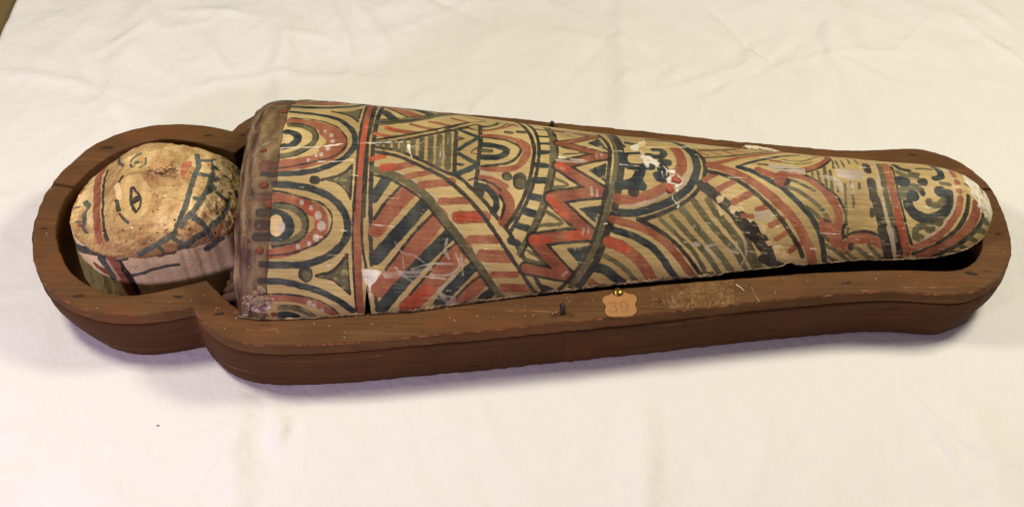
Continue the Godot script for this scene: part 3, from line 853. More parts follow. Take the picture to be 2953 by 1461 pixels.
	stroke(c, SLATE, 7.2, [269.9, -1.6, 283.8, 3.3, 303, 14.9, 322.3, 27.2, 340, 43.7, 356.7, 61.2, 367.5, 80.6, 374.7, 102.9, 377.4, 120.7])
	stroke(c, INK, 3.0, [226.2, -15.2, 256.3, -22.5, 292.8, -36.5, 328.4, -58.6])
	stroke(c, INK, 4.2, [223.3, -34.3, 241.1, -38.2, 259.2, -43.9, 279.1, -59.1])
	stroke(c, RED, 3.0, [222.8, -30.1, 233.7, -21])
	stroke(c, RED, 3.0, [237.2, -35, 249.7, -25.2])
	stroke(c, RED, 3.0, [251.9, -40.9, 267.6, -29.6])
	stroke(c, RED, 3.0, [268.5, -47.3, 284.3, -37.3])
	stroke(c, OLIVE, 5.5, [328.6, 24.2, 339.7, 28.1, 353.4, 37.3, 367.3, 47.8, 377.7, 60.4])
	stroke(c, OLIVE, 4.0, [331.4, 14.2, 343.4, 18.4, 361.6, 27.8])
	stroke(c, OLIVE, 4.8, [350.1, 49, 357.7, 53.2, 366.3, 61.1])
	stroke(c, OLIVE, 4.3, [370.6, 79.5, 377.7, 85.9])
	stroke(c, OLIVE, 2.6, [327.2, -23.5, 341.1, -20.1, 356.1, -23.1, 375.2, -40])
	stroke(c, OLIVE, 1.7, [327.8, -15.8, 340, -13.5, 354.8, -16, 367.6, -22.5])
	stroke(c, RED, 8.3, [353.9, -4.6, 368.6, -12.1, 381.3, -23.3, 389, -40.3, 385, -59.2, 367, -59.7])
	stroke(c, INK, 3.1, [355.1, 0.2, 370.6, -7.5, 383.4, -19.3, 391.8, -33.4])
	# the red scrolls
	stroke(c, RED, 10.7, [294.8, 1.5, 303.8, 6, 310.3, 8])
	stroke(c, RED, 4.8, [312.9, -18.7, 324.2, -17.2])
	stroke(c, INK, 2.9, [295.2, -9.3, 307.6, -8.8])
	stroke(c, RED, 10.5, [321.9, 5.9, 337.1, 6.1, 351.1, 8.8, 362.6, 16, 374.9, 26.9, 383.7, 39.2, 389.2, 50.3, 391.1, 61.3, 389.5, 70.9, 380, 75.3])
	dot(c, RED, 321.0, 14.3, 9.3, 11.2)
	stroke(c, INK, 5.2, [330.4, 14.8, 329, 19.3, 326, 21.7])
	stroke(c, INK, 3.3, [351.5, 5, 364.9, 12.5, 378, 23.6, 388.8, 33, 395.9, 45.1, 399.6, 55.2, 400.2, 62.7])
	stroke(c, FIRE, 7.1, [372.1, 66.3, 374.2, 72.8, 382, 76])
	dot(c, RED, 375.1, 70.8, 8.6, 11.2)
	stroke(c, INK, 4.0, [373.9, 63.9, 379.7, 64.4])
	stroke(c, INK, 5.2, [399.8, 66.5, 396.3, 74.2, 397.7, 81.8])
	dot(c, RED, 387.3, 84.4, 9.5, 9.8)
	stroke(c, RED, 13.8, [390.5, 94.1, 401.7, 93.5, 412.2, 84.9, 430, 82.7, 447.5, 88.6])
	dot(c, RED, 399.9, 97.8, 8.8, 8.4)
	stroke(c, INK, 3.9, [397.6, 84.6, 407.2, 77.8, 422.7, 74.2, 440.8, 77.6, 450.2, 82])
	dot(c, INK, 408.5, 94.3, 3.9, 5.2)
	# upright hatching of the shin, and the slate and olive border
	stroke(c, OLIVE, 3.1, [362, -1, 361.2, 11.6])
	stroke(c, OLIVE, 3.6, [368.9, -2.9, 369.3, 15.6])
	stroke(c, OLIVE, 4.3, [378.7, -9.8, 377.3, 21.6])
	stroke(c, OLIVE, 4.8, [384.5, -4.2, 383.5, 27.4])
	stroke(c, OLIVE, 3.1, [392.4, 14.1, 391.1, 26.9])
	stroke(c, OLIVE, 3.6, [400.7, 15.8, 399.8, 42, 400.3, 64.6])
	stroke(c, OLIVE, 3.1, [407.7, 13.1, 409.6, 35.7, 409.3, 45.2])
	stroke(c, OLIVE, 3.6, [403, 72, 402.3, 78.6])
	stroke(c, OLIVE, 2.9, [392.6, -30.4, 390.2, -9.3])
	stroke(c, OLIVE, 2.9, [396.6, -31.2, 397.3, -11.6])
	stroke(c, OLIVE, 2.9, [403.8, -32.8, 404.6, -14.1])
	stroke(c, OLIVE, 2.9, [414.4, -40, 413.4, -23.4])
	stroke(c, OLIVE, 2.9, [423.2, -43.4, 423.9, -22.6])
	stroke(c, OLIVE, 3.1, [419, 14.6, 418.3, 21.1])
	area(c, CHALK, [390.9, -7.7, 411.4, -9.6, 429.8, -5, 423.8, 7.3, 404.3, 9.9, 391.7, 4.7])
	stroke(c, CHALK, 7.1, [379, 6.8, 386.4, 8.7])
	stroke(c, CHALK, 7.1, [392.5, 13, 395.3, 22.5])
	stroke(c, CHALK, 4.8, [409.4, 15.2, 409.1, 27.8])
	area(c, CHALK, [307.7, -9.6, 325.2, -11.2, 343.7, -6.7, 354.1, -6, 352.5, 5, 337.3, 4.8, 323.5, 0.6, 314.4, 4.6, 310.4, -1.1])
	stroke(c, INK, 0.6, [310.6, -2.5, 323.9, -2.1, 335.7, -4.5, 349, -4.2])
	stroke(c, INK, 0.6, [355, -4.7, 354.3, 2.3])
	stroke(c, OLIVE, 5.5, [377.1, 94.8, 393.7, 103.3, 411.6, 117.8])
	stroke(c, OLIVE, 4.4, [380.7, 108.8, 398.2, 119.7])
	stroke(c, OLIVE, 6.1, [415.4, 95, 438, 111.3])
	stroke(c, OLIVE, 5.5, [430.9, 91.8, 449, 108.1])
	stroke(c, OLIVE, 5.0, [403.8, 102.8, 420.3, 114.7])
	stroke(c, OLIVE, 3.9, [373.9, 81.6, 378.8, 88])
	stroke(c, INK, 9.9, [433.2, -22.3, 433.2, -7.1])
	stroke(c, INK, 11.0, [433.6, 9.8, 435.4, 31.6])
	stroke(c, INK, 12.1, [437.9, 34.8, 442, 53.3, 446.3, 63.9])
	stroke(c, INK, 12.1, [446, 70.6, 451.8, 86.1, 458.1, 107.8])
	stroke(c, INK, 6.1, [432, 47.4, 433.1, 53.8])
	stroke(c, CHALK, 4.1, [446.8, -31.5, 444.1, 14.3, 451, 55, 461.4, 80.9, 466.4, 106.1])
	stroke(c, OLIVE, 7.7, [451.3, -25.3, 450.2, 19, 455.3, 46, 461.5, 67.5])
	stroke(c, INK, 9.4, [463.8, 69.6, 469.5, 89.8, 473.2, 103.1])
	stroke(c, CHALK, 9.4, [458, 72.1, 461.6, 83.2])
	stroke(c, RED, 9.9, [459.6, -26.8, 458.7, 13.4, 463.2, 41.1, 471.8, 71.3, 480.6, 100.2])
	stroke(c, FIRE, 4.4, [462, 45.5, 469.4, 69.2, 475.7, 89.4])
	stroke(c, INK, 3.3, [465.7, -21.6, 465.9, 18, 470.9, 45.1, 478.4, 71, 485.7, 88.5])
	# foot panel with scrolls
	stroke(c, SLATE, 13.0, [486.8, 27.4, 479.7, 27.8, 478, 37.8, 485.5, 48.2, 498.7, 54, 513, 51.7, 524.3, 44, 530.1, 33.8, 530.6, 20.1])
	dot(c, SLATE, 485.2, 26.3, 7.5, 8.0)
	stroke(c, OLIVE, 9.5, [472, 28.2, 472.7, 20, 481, 14.7, 489.9, 14.1, 495.9, 18.7])
	dot(c, SLATE, 497.7, 22.1, 3.8, 4.2)
	dot(c, SLATE, 474.6, 6.6, 9.8, 8.3)
	stroke(c, OLIVE, 8.1, [470.9, -8, 480.6, -2, 492.6, -1.4])
	stroke(c, OLIVE, 6.8, [487.3, -7.7, 496, -6.7])
	stroke(c, SLATE, 7.6, [471.2, -27.3, 476.3, -16.8, 485.4, -13.4])
	stroke(c, SLATE, 9.0, [522.7, -34.1, 526.9, -17.9, 525.7, -5.3, 516.9, -0.9])
	stroke(c, OLIVE, 5.4, [498.1, -19.5, 508.8, -21.7, 517.5, -20.9])
	dot(c, INK, 499.9, 6.2, 6.8, 5.8)
	dot(c, SLATE, 520.3, 17.7, 8.1, 7.2)
	stroke(c, OLIVE, 5.4, [523.3, 5.7, 534.2, 7.3])
	stroke(c, OLIVE, 9.0, [504.5, 32.9, 507.6, 37, 516.5, 36.3, 523.6, 30])
	stroke(c, OLIVE, 9.0, [489.2, 77.4, 488.5, 68.6, 494.8, 63.9, 503.5, 62.2])
	dot(c, OLIVE, 505.9, 65.3, 7.1, 7.3)
	area(c, OLIVE, [484.8, 77.6, 495.5, 73.7, 501.2, 75.6, 499.5, 81.3, 492.1, 84])
	dot(c, OLIVE, 517.6, 56.7, 6.1, 6.4)
	stroke(c, CHALK, 3.8, [488.3, 88.8, 504.7, 77.6, 519.3, 65.3, 530.1, 52.2, 536.2, 38.4, 538.8, 22.7, 539.7, 14.4])
	stroke(c, RED, 9.0, [487.6, 92.4, 505.3, 83.1, 521, 71.6, 533.8, 55.9, 542.5, 39.9, 546, 24])
	stroke(c, RED, 8.1, [545.2, 15, 544.5, 0.4])
	stroke(c, RED, 9.5, [542.6, -9.7, 543.1, -26.5, 539.8, -39.5])
	stroke(c, INK, 6.2, [488.7, 99.7, 506.5, 92.4, 525.4, 79, 540.4, 65.2, 550.1, 50.2, 554.7, 35.8, 557.5, 18.4])
	stroke(c, RED, 12.9, [498.4, 104.3, 513.7, 95.4, 531, 84.5, 548.5, 70.5, 559.5, 55.1, 567.6, 36.7, 569, 25.2])
	stroke(c, INK, 6.0, [515.1, 103, 530.3, 94.1, 550, 79.6, 565.9, 61.3, 576.9, 43.5, 580.5, 31.6])
	stroke(c, OLIVE, 6.8, [536.4, 93.8, 549.3, 96.7])
	stroke(c, OLIVE, 6.8, [551, 84.2, 561.2, 86.2])
	stroke(c, OLIVE, 6.8, [561.8, 70.5, 574.2, 69.4])
	stroke(c, OLIVE, 6.8, [571.1, 55.9, 587.9, 48.3])
	stroke(c, OLIVE, 6.8, [582.8, 37.7, 592, 31])
	stroke(c, INK, 4.1, [537.4, -39.9, 545.8, -32.9, 554.2, -31])
	stroke(c, INK, 3.5, [556.4, -29.5, 559, -16.7])
	stroke(c, CHALK, 3.5, [538.6, -40.3, 538.2, -18.1, 540.3, -0.6])
	area(c, LOSS, [559, -29, 565, -22.6, 579.4, -18.2, 587.8, -10.3, 597.4, 0.4, 603.2, 11.5, 592, 31, 585.6, 30.5, 577.3, 25.3, 570.7, 20.1, 562.2, 14.7, 557.1, 8.8, 556.5, -4.2])
	stroke(c, CREAM, 6.8, [579.3, 15.6, 588.8, 26.6])
	stroke(c, INK, 1.6, [581.8, -15.6, 579.6, 0.1, 582.3, 6.1])
	stroke(c, CREAM, 5.4, [539.3, 10, 561.2, 6.2])
	stroke(c, INK, 2.7, [556.4, 0.7, 559.4, 3.3])
	stroke(c, INK, 2.7, [581.8, -14.8, 582.4, 0.5])
	dot(c, INK, 531.4, 30.2, 3.3, 7.0)
	stroke(c, CREAM, 4.1, [458.3, -46.4, 464.8, -36.7])
	# spilt gesso and grey smears low on the flank
	area(c, LOSS, [-189, 164.9, -171.3, 164.5, -164.6, 166.9, -169.4, 174.7, -174.1, 181.6, -177.9, 184.2, -178.8, 197.7, -181.4, 201.5, -182.1, 184.4, -186.1, 179.1])
	stroke(c, CHALK, 4.6, [-162, 169.4, -148.4, 166.8, -127.4, 164.3, -106.6, 158.2])
	stroke(c, CHALK, 3.3, [-161, 171.9, -140, 170.5, -115, 168.7, -90, 170])
	stroke(c, CHALK, 3.3, [-148.3, 160.4, -140, 168.4, -127.6, 176.3])
	stroke(c, CHALK, 2.7, [-129.5, 161.1, -108.6, 153.1, -81.5, 150.8])
	stroke(c, CHALK, 2.4, [-149.2, 129.8, -139.8, 142.8, -127.3, 143.9, -114.9, 151.4])
	stroke(c, CHALK, 3.0, [-106.6, 165.8, -85.7, 164.3, -73.1, 152.3, -77.3, 137.8])
	stroke(c, CHALK, 3.6, [-89.8, 134.5, -85.6, 144.8])
	stroke(c, CHALK, 3.0, [-87.8, 121.6, -90.9, 138.8])
	stroke(c, CHALK, 3.9, [-79.4, 166.1, -90, 177.8, -98.5, 185.3, -90.3, 192, -79.8, 193.8, -84.2, 204.5])
	stroke(c, CHALK, 6.1, [-94.5, 192.2, -86.3, 201.7, -77.8, 201.3])
	stroke(c, CHALK, 2.7, [-71, 139.2, -68.9, 163])
	stroke(c, CHALK, 2.1, [-139.8, 147, -138.9, 159.7])
	stroke(c, CHALK, 2.4, [-115.5, 196, -102.9, 195.1, -94.6, 197])
	# flecks of white in the red arches
	dot(c, CHALK, -258.9, 91.4, 2.5, 3.2)
	dot(c, CHALK, -248.0, 96.5, 2.2, 2.9)
	dot(c, CHALK, -239.4, 105.6, 4.1, 5.4)
	dot(c, CHALK, -235.4, 117.4, 4.7, 6.1)
	dot(c, CHALK, -241.4, 131.4, 3.6, 4.6)
	dot(c, CHALK, -249.6, 139.2, 2.5, 3.2)
	dot(c, CHALK, -262.4, 143.9, 2.5, 3.2)
	dot(c, CHALK, -239.9, -12.4, 1.9, 2.5)
	dot(c, CHALK, -231.2, -5.0, 2.8, 3.6)
	dot(c, CHALK, -228.6, 4.2, 3.0, 3.9)
	dot(c, CHALK, -233.8, 16.4, 2.8, 3.6)
	dot(c, CHALK, -240.2, 26.6, 2.5, 3.2)
	dot(c, CHALK, -246.4, 28.5, 1.9, 2.5)
	dot(c, CHALK, -255.2, 35.7, 2.2, 2.9)
	dot(c, CHALK, -251.6, 211.4, 2.8, 3.6)
	dot(c, CHALK, -245.5, 214.4, 2.8, 3.6)
	dot(c, CHALK, -236.5, 219.3, 2.2, 2.9)
	# cracks along the crown
	stroke(c, LOSS, 1.4, [-291.3, 21.4, -270.5, 18.5, -251.7, 16.7, -233.1, 12, -216.5, 7.4])
	stroke(c, LOSS, 2.5, [-237.2, 13.9, -222.7, 10.1])
	stroke(c, LOSS, 0.8, [-208.1, 6.6, -176.5, 1.8])
	stroke(c, LOSS, 0.7, [-190.5, 3.6, -178.7, 2.4, -165.8, -0.9, -151.5, -4.4])
	stroke(c, LOSS, 1.1, [-243.5, 37.2, -218.5, 34.3, -201.9, 31])
	stroke(c, INK, 1.1, [-320.3, 79.2, -307.2, 81.8, -290.4, 83.2])
	stroke(c, LOSS, 1.1, [-198.8, 3.5, -144.7, -3.2])
	# the far flank repeats the near one
	var turn_over := [[-0.338, -139.0], [-0.266, -131.0], [-0.12, -123.0], [-0.05, -111.0], [0.022, -101.0], [0.094, -92.0], [0.166, -84.0], [0.238, -77.0], [0.31, -69.0], [0.382, -62.0], [0.454, -55.0], [0.54, -50.0], [0.6, -20.0]]
	for x in c.w:
		var last := int((at(turn_over, (x / c.k + c.x0) * 0.001) - c.y0) * c.k)
		for y in last:
			var from := (c.h - 1 - y) * c.w + x
			var to := y * c.w + x
			for q in 3:
				c.px[to * 3 + q] = c.px[from * 3 + q]
	# rubbed along its length, most of all over the shins
	var rub := RandomNumberGenerator.new()
	rub.seed = 52
	for k in 420:
		var x := rub.randf_range(-285, 590) if k % 2 else rub.randf_range(250, 520)
		var s := rub.randf_range(-90, 200) if k % 2 else rub.randf_range(-40, 110)
		var long := rub.randf_range(2, 9) if k % 5 else rub.randf_range(10, 34)
		stroke(c, RUB if k % 7 else LOSS, rub.randf_range(0.4, 1.1), [x, s, x + long, s + rub.randf_range(-1.2, 1.2)])
	# the strip over the shoulder: the same paint under a brown skin of dirt and old glue, its rounded edge bare
	for y in c.h:
		var s := y / c.k + c.y0
		var t := clampf(s / 466.0 + 0.5, 0.0, 1.0)
		var edge := seam(t) * 1000.0
		for x in int(56.0 * c.k):
			var mm := x / c.k + c.x0
			if mm > edge + 0.6:
				break
			var m := ((y & 511) << 9) | ((x * 2) & 511)
			var i := (y * c.w + x) * 3
			mixed(c, i, Color8(66, 45, 28), 0.60 + (mott[m] - 128) * 0.002)
			var bare := smoothstep(-315.0, -322.0, mm + (wob[((y / 2) & 511) << 9 | (x & 511)] - 128) * 0.06)
			mixed(c, i, Color8(96 + (streak[((x & 511) << 9) | (y & 511)] - 128) / 2, 73 + (streak[((x & 511) << 9) | (y & 511)] - 128) / 2, 50 + (streak[((x & 511) << 9) | (y & 511)] - 128) / 3), bare * 0.85)
	stroke(c, INK, 0.9, [-323, 82, -312, 83, -292, 86])
	stroke(c, CHALK, 1.4, [-312, 15, -306, 11, -298, 9]); stroke(c, CHALK, 1.2, [-323, 30, -318, 24, -312, 21]); stroke(c, CHALK, 1.4, [-333, -34, -329, -20, -326, -10])
	var rng := RandomNumberGenerator.new()
	rng.seed = 17
	for k in 130:
		var q := Vector2(rng.randfn(-311, 8), rng.randfn(217, 7))
		dot(c, [Color8(170, 148, 128), Color8(140, 112, 90), Color8(196, 182, 164), Color8(104, 78, 62)][k % 4], q.x, q.y, rng.randf_range(0.8, 3.0), rng.randf_range(0.8, 2.4))
	for k in 30:
		dot(c, [Color8(118, 92, 70), Color8(76, 54, 38), Color8(132, 106, 84)][k % 3], rng.randf_range(-334, -314), rng.randf_range(-30, 200), rng.randf_range(0.4, 1.4), rng.randf_range(0.6, 3.0))
	# the lower edge is chipped down to the bare ground
	for side in [1.0, -1.0]:
		var q := 0
		while q < cols_x.size() - 4:
			var x := cols_x[q] * 1000.0
			var s: float = tab[q * ROWS + ROWS - 1].z * 1000.0 * side
			var bare := (0.95 if x > -180.0 and x < 250.0 else 0.55)
			if rng.randf() < bare:
				var deep := rng.randf_range(0.8, 3.6) if x > -180.0 and x < 250.0 else rng.randf_range(0.4, 2.0)
				stroke(c, [CREAM, FRAY, LOSS, Color8(176, 142, 96)][rng.randi_range(0, 3)], deep, [x - 2.0, s - side * deep * 0.3, x + rng.randf_range(1.0, 5.0), s - side * deep * 0.3])
			q += 2
	aged(c, 1.2)
	return c

# ---------------------------------------------------------------- the carved head
var head_out := [[-0.574, 0.0], [-0.571, 0.03], [-0.561, 0.052], [-0.546, 0.071], [-0.526, 0.088], [-0.50, 0.099], [-0.475, 0.1013], [-0.445, 0.0945], [-0.418, 0.0855], [-0.396, 0.0775], [-0.38, 0.069], [-0.366, 0.060], [-0.358, 0.05], [-0.353, 0.03], [-0.352, 0.0]]
var head_ledge := [[-0.58, 0.102], [-0.54, 0.112], [-0.5, 0.116], [-0.36, 0.117], [-0.34, 0.117]]
var head_top := [[-0.575, 0.106], [-0.55, 0.116], [-0.53, 0.128], [-0.51, 0.142], [-0.495, 0.150], [-0.48, 0.153], [-0.45, 0.156], [-0.42, 0.160], [-0.39, 0.158], [-0.37, 0.150], [-0.355, 0.138], [-0.345, 0.125]]
const HEAD := -0.465
var head_polar := []

func head_radius(a: float) -> float:
	if head_polar.is_empty():
		for p in head_out:
			head_polar.append([atan2(p[1], p[0] - HEAD), Vector2(p[1], p[0] - HEAD).length()])
		head_polar.reverse()
	return at(head_polar, absf(a)) * (1.0 - 0.11 * maxf(0.0, -sin(a)))

func head_plain(x: float, t: float) -> float:
	var yl := at(head_ledge, x)
	return yl + (at(head_top, x) - yl) * pow(maxf(0.0, 1.0 - pow(t, 5.0)), 0.7)

func head_height(x: float, z: float, t: float) -> float:
	var near := clampf(z / 0.06, 0.0, 1.0)
	var y := head_plain(x, t)
	y += 0.011 * exp(-pow((x + 0.452) / 0.017, 2.0) - pow(z / 0.011, 2.0)) + 0.005 * exp(-pow((x + 0.478) / 0.016, 2.0) - pow(z / 0.010, 2.0))
	for s in [-1.0, 1.0]:
		y -= 0.006 * exp(-pow((x + 0.482) / 0.014, 2.0) - pow((z - s * 0.034) / 0.018, 2.0))
	y += 0.0035 * exp(-pow((x + 0.508) / 0.009, 2.0)) * (1.0 - t * t)
	y += 0.003 * exp(-pow((x + 0.421) / 0.008, 2.0) - pow(z / 0.022, 2.0)) - 0.004 * exp(-pow((x + 0.434) / 0.006, 2.0) - pow(z / 0.018, 2.0))
	# plaster lost in patches: over the nose, the far brow, the chin and the belt above the ledge
	var bad := exp(-pow((x + 0.45) / 0.03, 2.0) - pow((z + 0.012) / 0.03, 2.0)) + 0.45 * exp(-pow((x + 0.365) / 0.025, 2.0)) + 0.8 * near * smoothstep(0.68, 0.8, t) + 0.5 * smoothstep(-0.53, -0.56, x)
	var cell := chips.get_noise_2d(x * 95.0, z * 95.0)
	y -= 0.0018 * clampf(bad, 0.0, 1.0) * smoothstep(0.0, 0.25, cell)
	var calm := 1.0 - 0.75 * smoothstep(0.86, 0.98, t)
	return y + calm * ((0.0020 + 0.0026 * near * smoothstep(0.7, 0.85, t)) * uneven.get_noise_2d(x * 120.0, z * 120.0) + 0.0006 * uneven.get_noise_2d(x * 420.0, z * 420.0))

func paint_head_top() -> Canvas:
	var c := canvas(-620.0, -150.0, 320.0, 300.0, 3.0)
	c.ragged = 1.3
	c.flake = 222
	ground(c, Color8(190, 157, 102), 1.6)
	# the worn brown belt of bare wood above the ledge
	for y in c.h:
		for x in c.w:
			var mx := x / c.k + c.x0
			var mz := y / c.k + c.y0
			var m := ((y & 511) << 9) | (x & 511)
			var far := Vector2(mx * 0.001 - HEAD, mz * 0.001)
			var t := far.length() / (head_radius(far.angle()) * 1.24)
			var worn := smoothstep(0.70, 0.84, t + (wob[m] - 128) * 0.0016) * smoothstep(10.0, 40.0, mz) * smoothstep(-530.0, -515.0, mx)
			var i := (y * c.w + x) * 3
			mixed(c, i, Color8(150, 110, 66), worn * clampf(0.6 + 0.006 * (streak[m] - 120), 0.1, 0.95))
			mixed(c, i, Color8(146, 104, 58), clampf((wob[(((y / 2) + 40) & 511) << 9 | ((x / 2 + 70) & 511)] - 140) / 110.0, 0.0, 0.45))
			mixed(c, i, Color8(150, 98, 52), clampf((mott[(((y / 2) + 90) & 511) << 9 | (x & 511)] - 150) / 120.0, 0.0, 0.5))
			if worn > 0.4 and fleck[m] > 205:
				mixed(c, i, INK, 0.5)
	stroke(c, RED, 12.7, [-555.3, -65.6, -557.4, -44.1, -555, -22.4, -548.8, 1.5, -542.5, 20.8, -538.2, 37.3, -533.1, 53.2, -527.7, 68.4])
	stroke(c, CREAM, 9.4, [-570.1, -50.1, -567.8, -25.6, -560.8, 2.5, -553, 30.3, -542.9, 55.6])
	stroke(c, INK, 4.4, [-544.4, -51.6, -542.7, -25.2, -538.2, 1.3, -529.1, 27.9, -524.6, 46.6, -518.2, 62.3, -514.7, 72.3])
	stroke(c, STRAP, 8.0, [-567.1, 4.5, -557.9, 17.2, -560.5, 23.8, -560.4, 35.7, -555.4, 52.2])
	stroke(c, RED, 6.7, [-583.3, -23, -579.6, -29.6])
	stroke(c, STRAP, 3.2, [-587.3, 7.5, -576.1, 8.7])
	stroke(c, STRAP, 4.0, [-574.8, 35.7, -566.3, 39.9])
	stroke(c, RED, 5.3, [-567.3, 44.5, -563.1, 47.9])
	stroke(c, STRAP, 4.0, [-557.3, 55.4, -547.5, 64.5])
	stroke(c, RED, 10.7, [-527.7, 68.4, -523.2, 80.1, -520.7, 87.5])
	stroke(c, INK, 6.0, [-515, 75.5, -511.2, 85.1, -507.5, 91.1])
	area(c, GLOW, [-503.7, -7.9, -478.3, -3.4, -456.8, 26, -456.4, 54.3, -463.8, 66.6, -476.2, 70.6, -490.4, 57, -502, 26.4])
	stroke(c, INK, 4.1, [-504.7, -8.4, -507.6, 1.5])
	stroke(c, INK, 6.0, [-503.6, 34.8, -499.4, 44, -495.7, 52.1])
	stroke(c, INK, 3.1, [-493.2, 57.8, -487.9, 64.7, -480, 73.5])
	stroke(c, INK, 3.9, [-487, 16.5, -486.2, 25.7, -483.2, 37.4, -476.8, 51, -472.3, 59.7])
	stroke(c, INK, 3.1, [-485.4, 15.1, -478.4, 22.2, -473.1, 30.1, -469.7, 41.5, -469.6, 52.9, -472.3, 59.7])
	dot(c, INK, -477.4, 34.2, 6.4, 7.9)
	stroke(c, STRAP, 3.5, [-488.5, -50.3, -495.8, -43.1, -499.9, -33.7, -494.9, -24.6])
	stroke(c, STRAP, 3.2, [-481, -41.6, -479.4, -31.6, -485, -24.2])
	dot(c, STRAP, -489.5, -35.0, 5.1, 3.1)
	stroke(c, STRAP, 4.5, [-532.2, -76, -523, -51.3, -509.3, -29.9])
	stroke(c, STRAP, 2.7, [-447.8, -18.5, -441, -8])
	stroke(c, STRAP, 1.9, [-446.7, -27.6, -441.3, -24.1, -438.8, -25.7])
	area(c, LIPS, [-428.1, -22.2, -417.1, -24.4, -415, -15.8, -418.2, 5.3, -418.6, 16.4, -423.4, 6.6, -427.4, -7])
	stroke(c, FRAY, 8.0, [-510.8, 5.2, -505.1, 16.6, -499.9, 29.8])
	stroke(c, FRAY, 5.9, [-435.5, 67.9, -437.3, 72.3])
	stroke(c, FRAY, 3.2, [-438.5, 34.6, -440.7, 35.4])
	stroke(c, STRAP, 6.9, [-412.4, -37.6, -407.8, -21.4, -406.7, -10.8, -408.2, 5.5, -409.5, 25.3, -410.7, 44, -412.7, 57.1, -416.6, 67.8, -419.5, 75.6])
	stroke(c, STRAP, 6.7, [-386.9, -8.9, -387.7, 9.5, -390.6, 24.2, -394.7, 42.3, -401.2, 55.5, -407.5, 65, -413.2, 75.4])
	stroke(c, STRAP, 5.9, [-408.3, -27, -398.4, -29.7, -390, -31.9])
	stroke(c, STRAP, 5.9, [-389, -21.8, -380.9, -21])
	stroke(c, STRAP, 5.3, [-390.8, -33.8, -389.1, -15.4])
	stroke(c, STRAP, 6.1, [-403.7, -2.7, -396.3, -3, -389.2, -3.3])
	stroke(c, STRAP, 5.9, [-402.3, 37.7, -395.2, 40.3])
	stroke(c, STRAP, 7.2, [-376.4, 20.4, -365.6, 23.9, -358.9, 29.4, -361.6, 43.9, -367, 56.6, -374.9, 67.9, -379.6, 74.2, -390.1, 86.1, -397, 93.6])
	stroke(c, STRAP, 7.2, [-399, 62.6, -389, 67.3, -377.3, 73.6, -371.2, 80.1])
	stroke(c, STRAP, 3.5, [-372, -13.9, -365.5, -14.9])
	stroke(c, STRAP, 4.0, [-380.7, -5.2, -377.9, -3.8])
	stroke(c, STRAP, 6.7, [-389.4, 26.8, -380.1, 8.2, -384.3, -2.8])
	stroke(c, STRAP, 7.4, [-420.8, 83.1, -431.8, 93.7, -442.8, 100.2, -453.8, 106.3, -467, 113.5])
	stroke(c, STRAP, 6.5, [-422, 90.2, -409.2, 96.6, -398.4, 100.6])
	stroke(c, STRAP, 4.9, [-440.3, 102.7, -433.4, 110.2])
	stroke(c, STRAP, 6.5, [-383.2, 77.6, -399.8, 93.1, -412.6, 102.9])
	stroke(c, STRAP, 8.0, [-358, -58.1, -353.1, -39.6])
	stroke(c, STRAP, 5.3, [-350, -2, -347.6, 6.2])
	stroke(c, FRAY, 10.7, [-386, -29.5, -377, -26.1, -367.7, -21.6])
	stroke(c, FRAY, 8.0, [-378.3, 6.8, -368.6, 6.7, -357.8, 1.9])
	stroke(c, FRAY, 4.0, [-392.3, 51.9, -394, 59.6])
	var spots := [-491, -8, -460, 25, -449, 35, -470, -11, -526, -22, -514, -11, -515, -26, -445, 57, -451, 59, -486, 82, -464, 80, -443, 86, -499, 67, -515, 55, -432, 19, -445, 57, -423, 68, -433, 81, -430, 81, -449, 35, -386, 57, -379, 39, -372, 51, -371, 47, -360, 47, -376, 61, -371, 62, -355, 55, -349, 36, -413, -1, -403, 43, -393, 64, -391, 9, -380, 81, -391, 86, -402, 78, -450, 96, -366, 74]
	for i in range(0, spots.size(), 2):
		dot(c, Color8(26, 18, 12), spots[i], spots[i + 1], 1.15, 1.0)
	# frass tracks round the broken nose and on the far brow
	var rng := RandomNumberGenerator.new()
	rng.seed = 11
	for k in 46:
		var q := Vector2(rng.randf_range(-468, -428), rng.randf_range(-26, 2)) if k < 26 else Vector2(rng.randf_range(-520, -488), rng.randf_range(-46, -22)) if k < 34 else Vector2(rng.randf_range(-540, -380), rng.randf_range(66, 96))
		stroke(c, Color8(52, 36, 22), 0.7, [q.x, q.y, q.x + rng.randf_range(-3, 3), q.y + rng.randf_range(-1.5, 1.5)])
		if k % 2 == 0:
			dot(c, FRAY, q.x + 2, q.y + 2, 1.6, 1.2)
	stroke(c, Color8(164, 118, 70), 6.0, [-462, 8, -452, 14, -444, 18]); stroke(c, Color8(150, 104, 62), 5.0, [-470, -8, -458, -2])
	aged(c, 0.7)
	return c

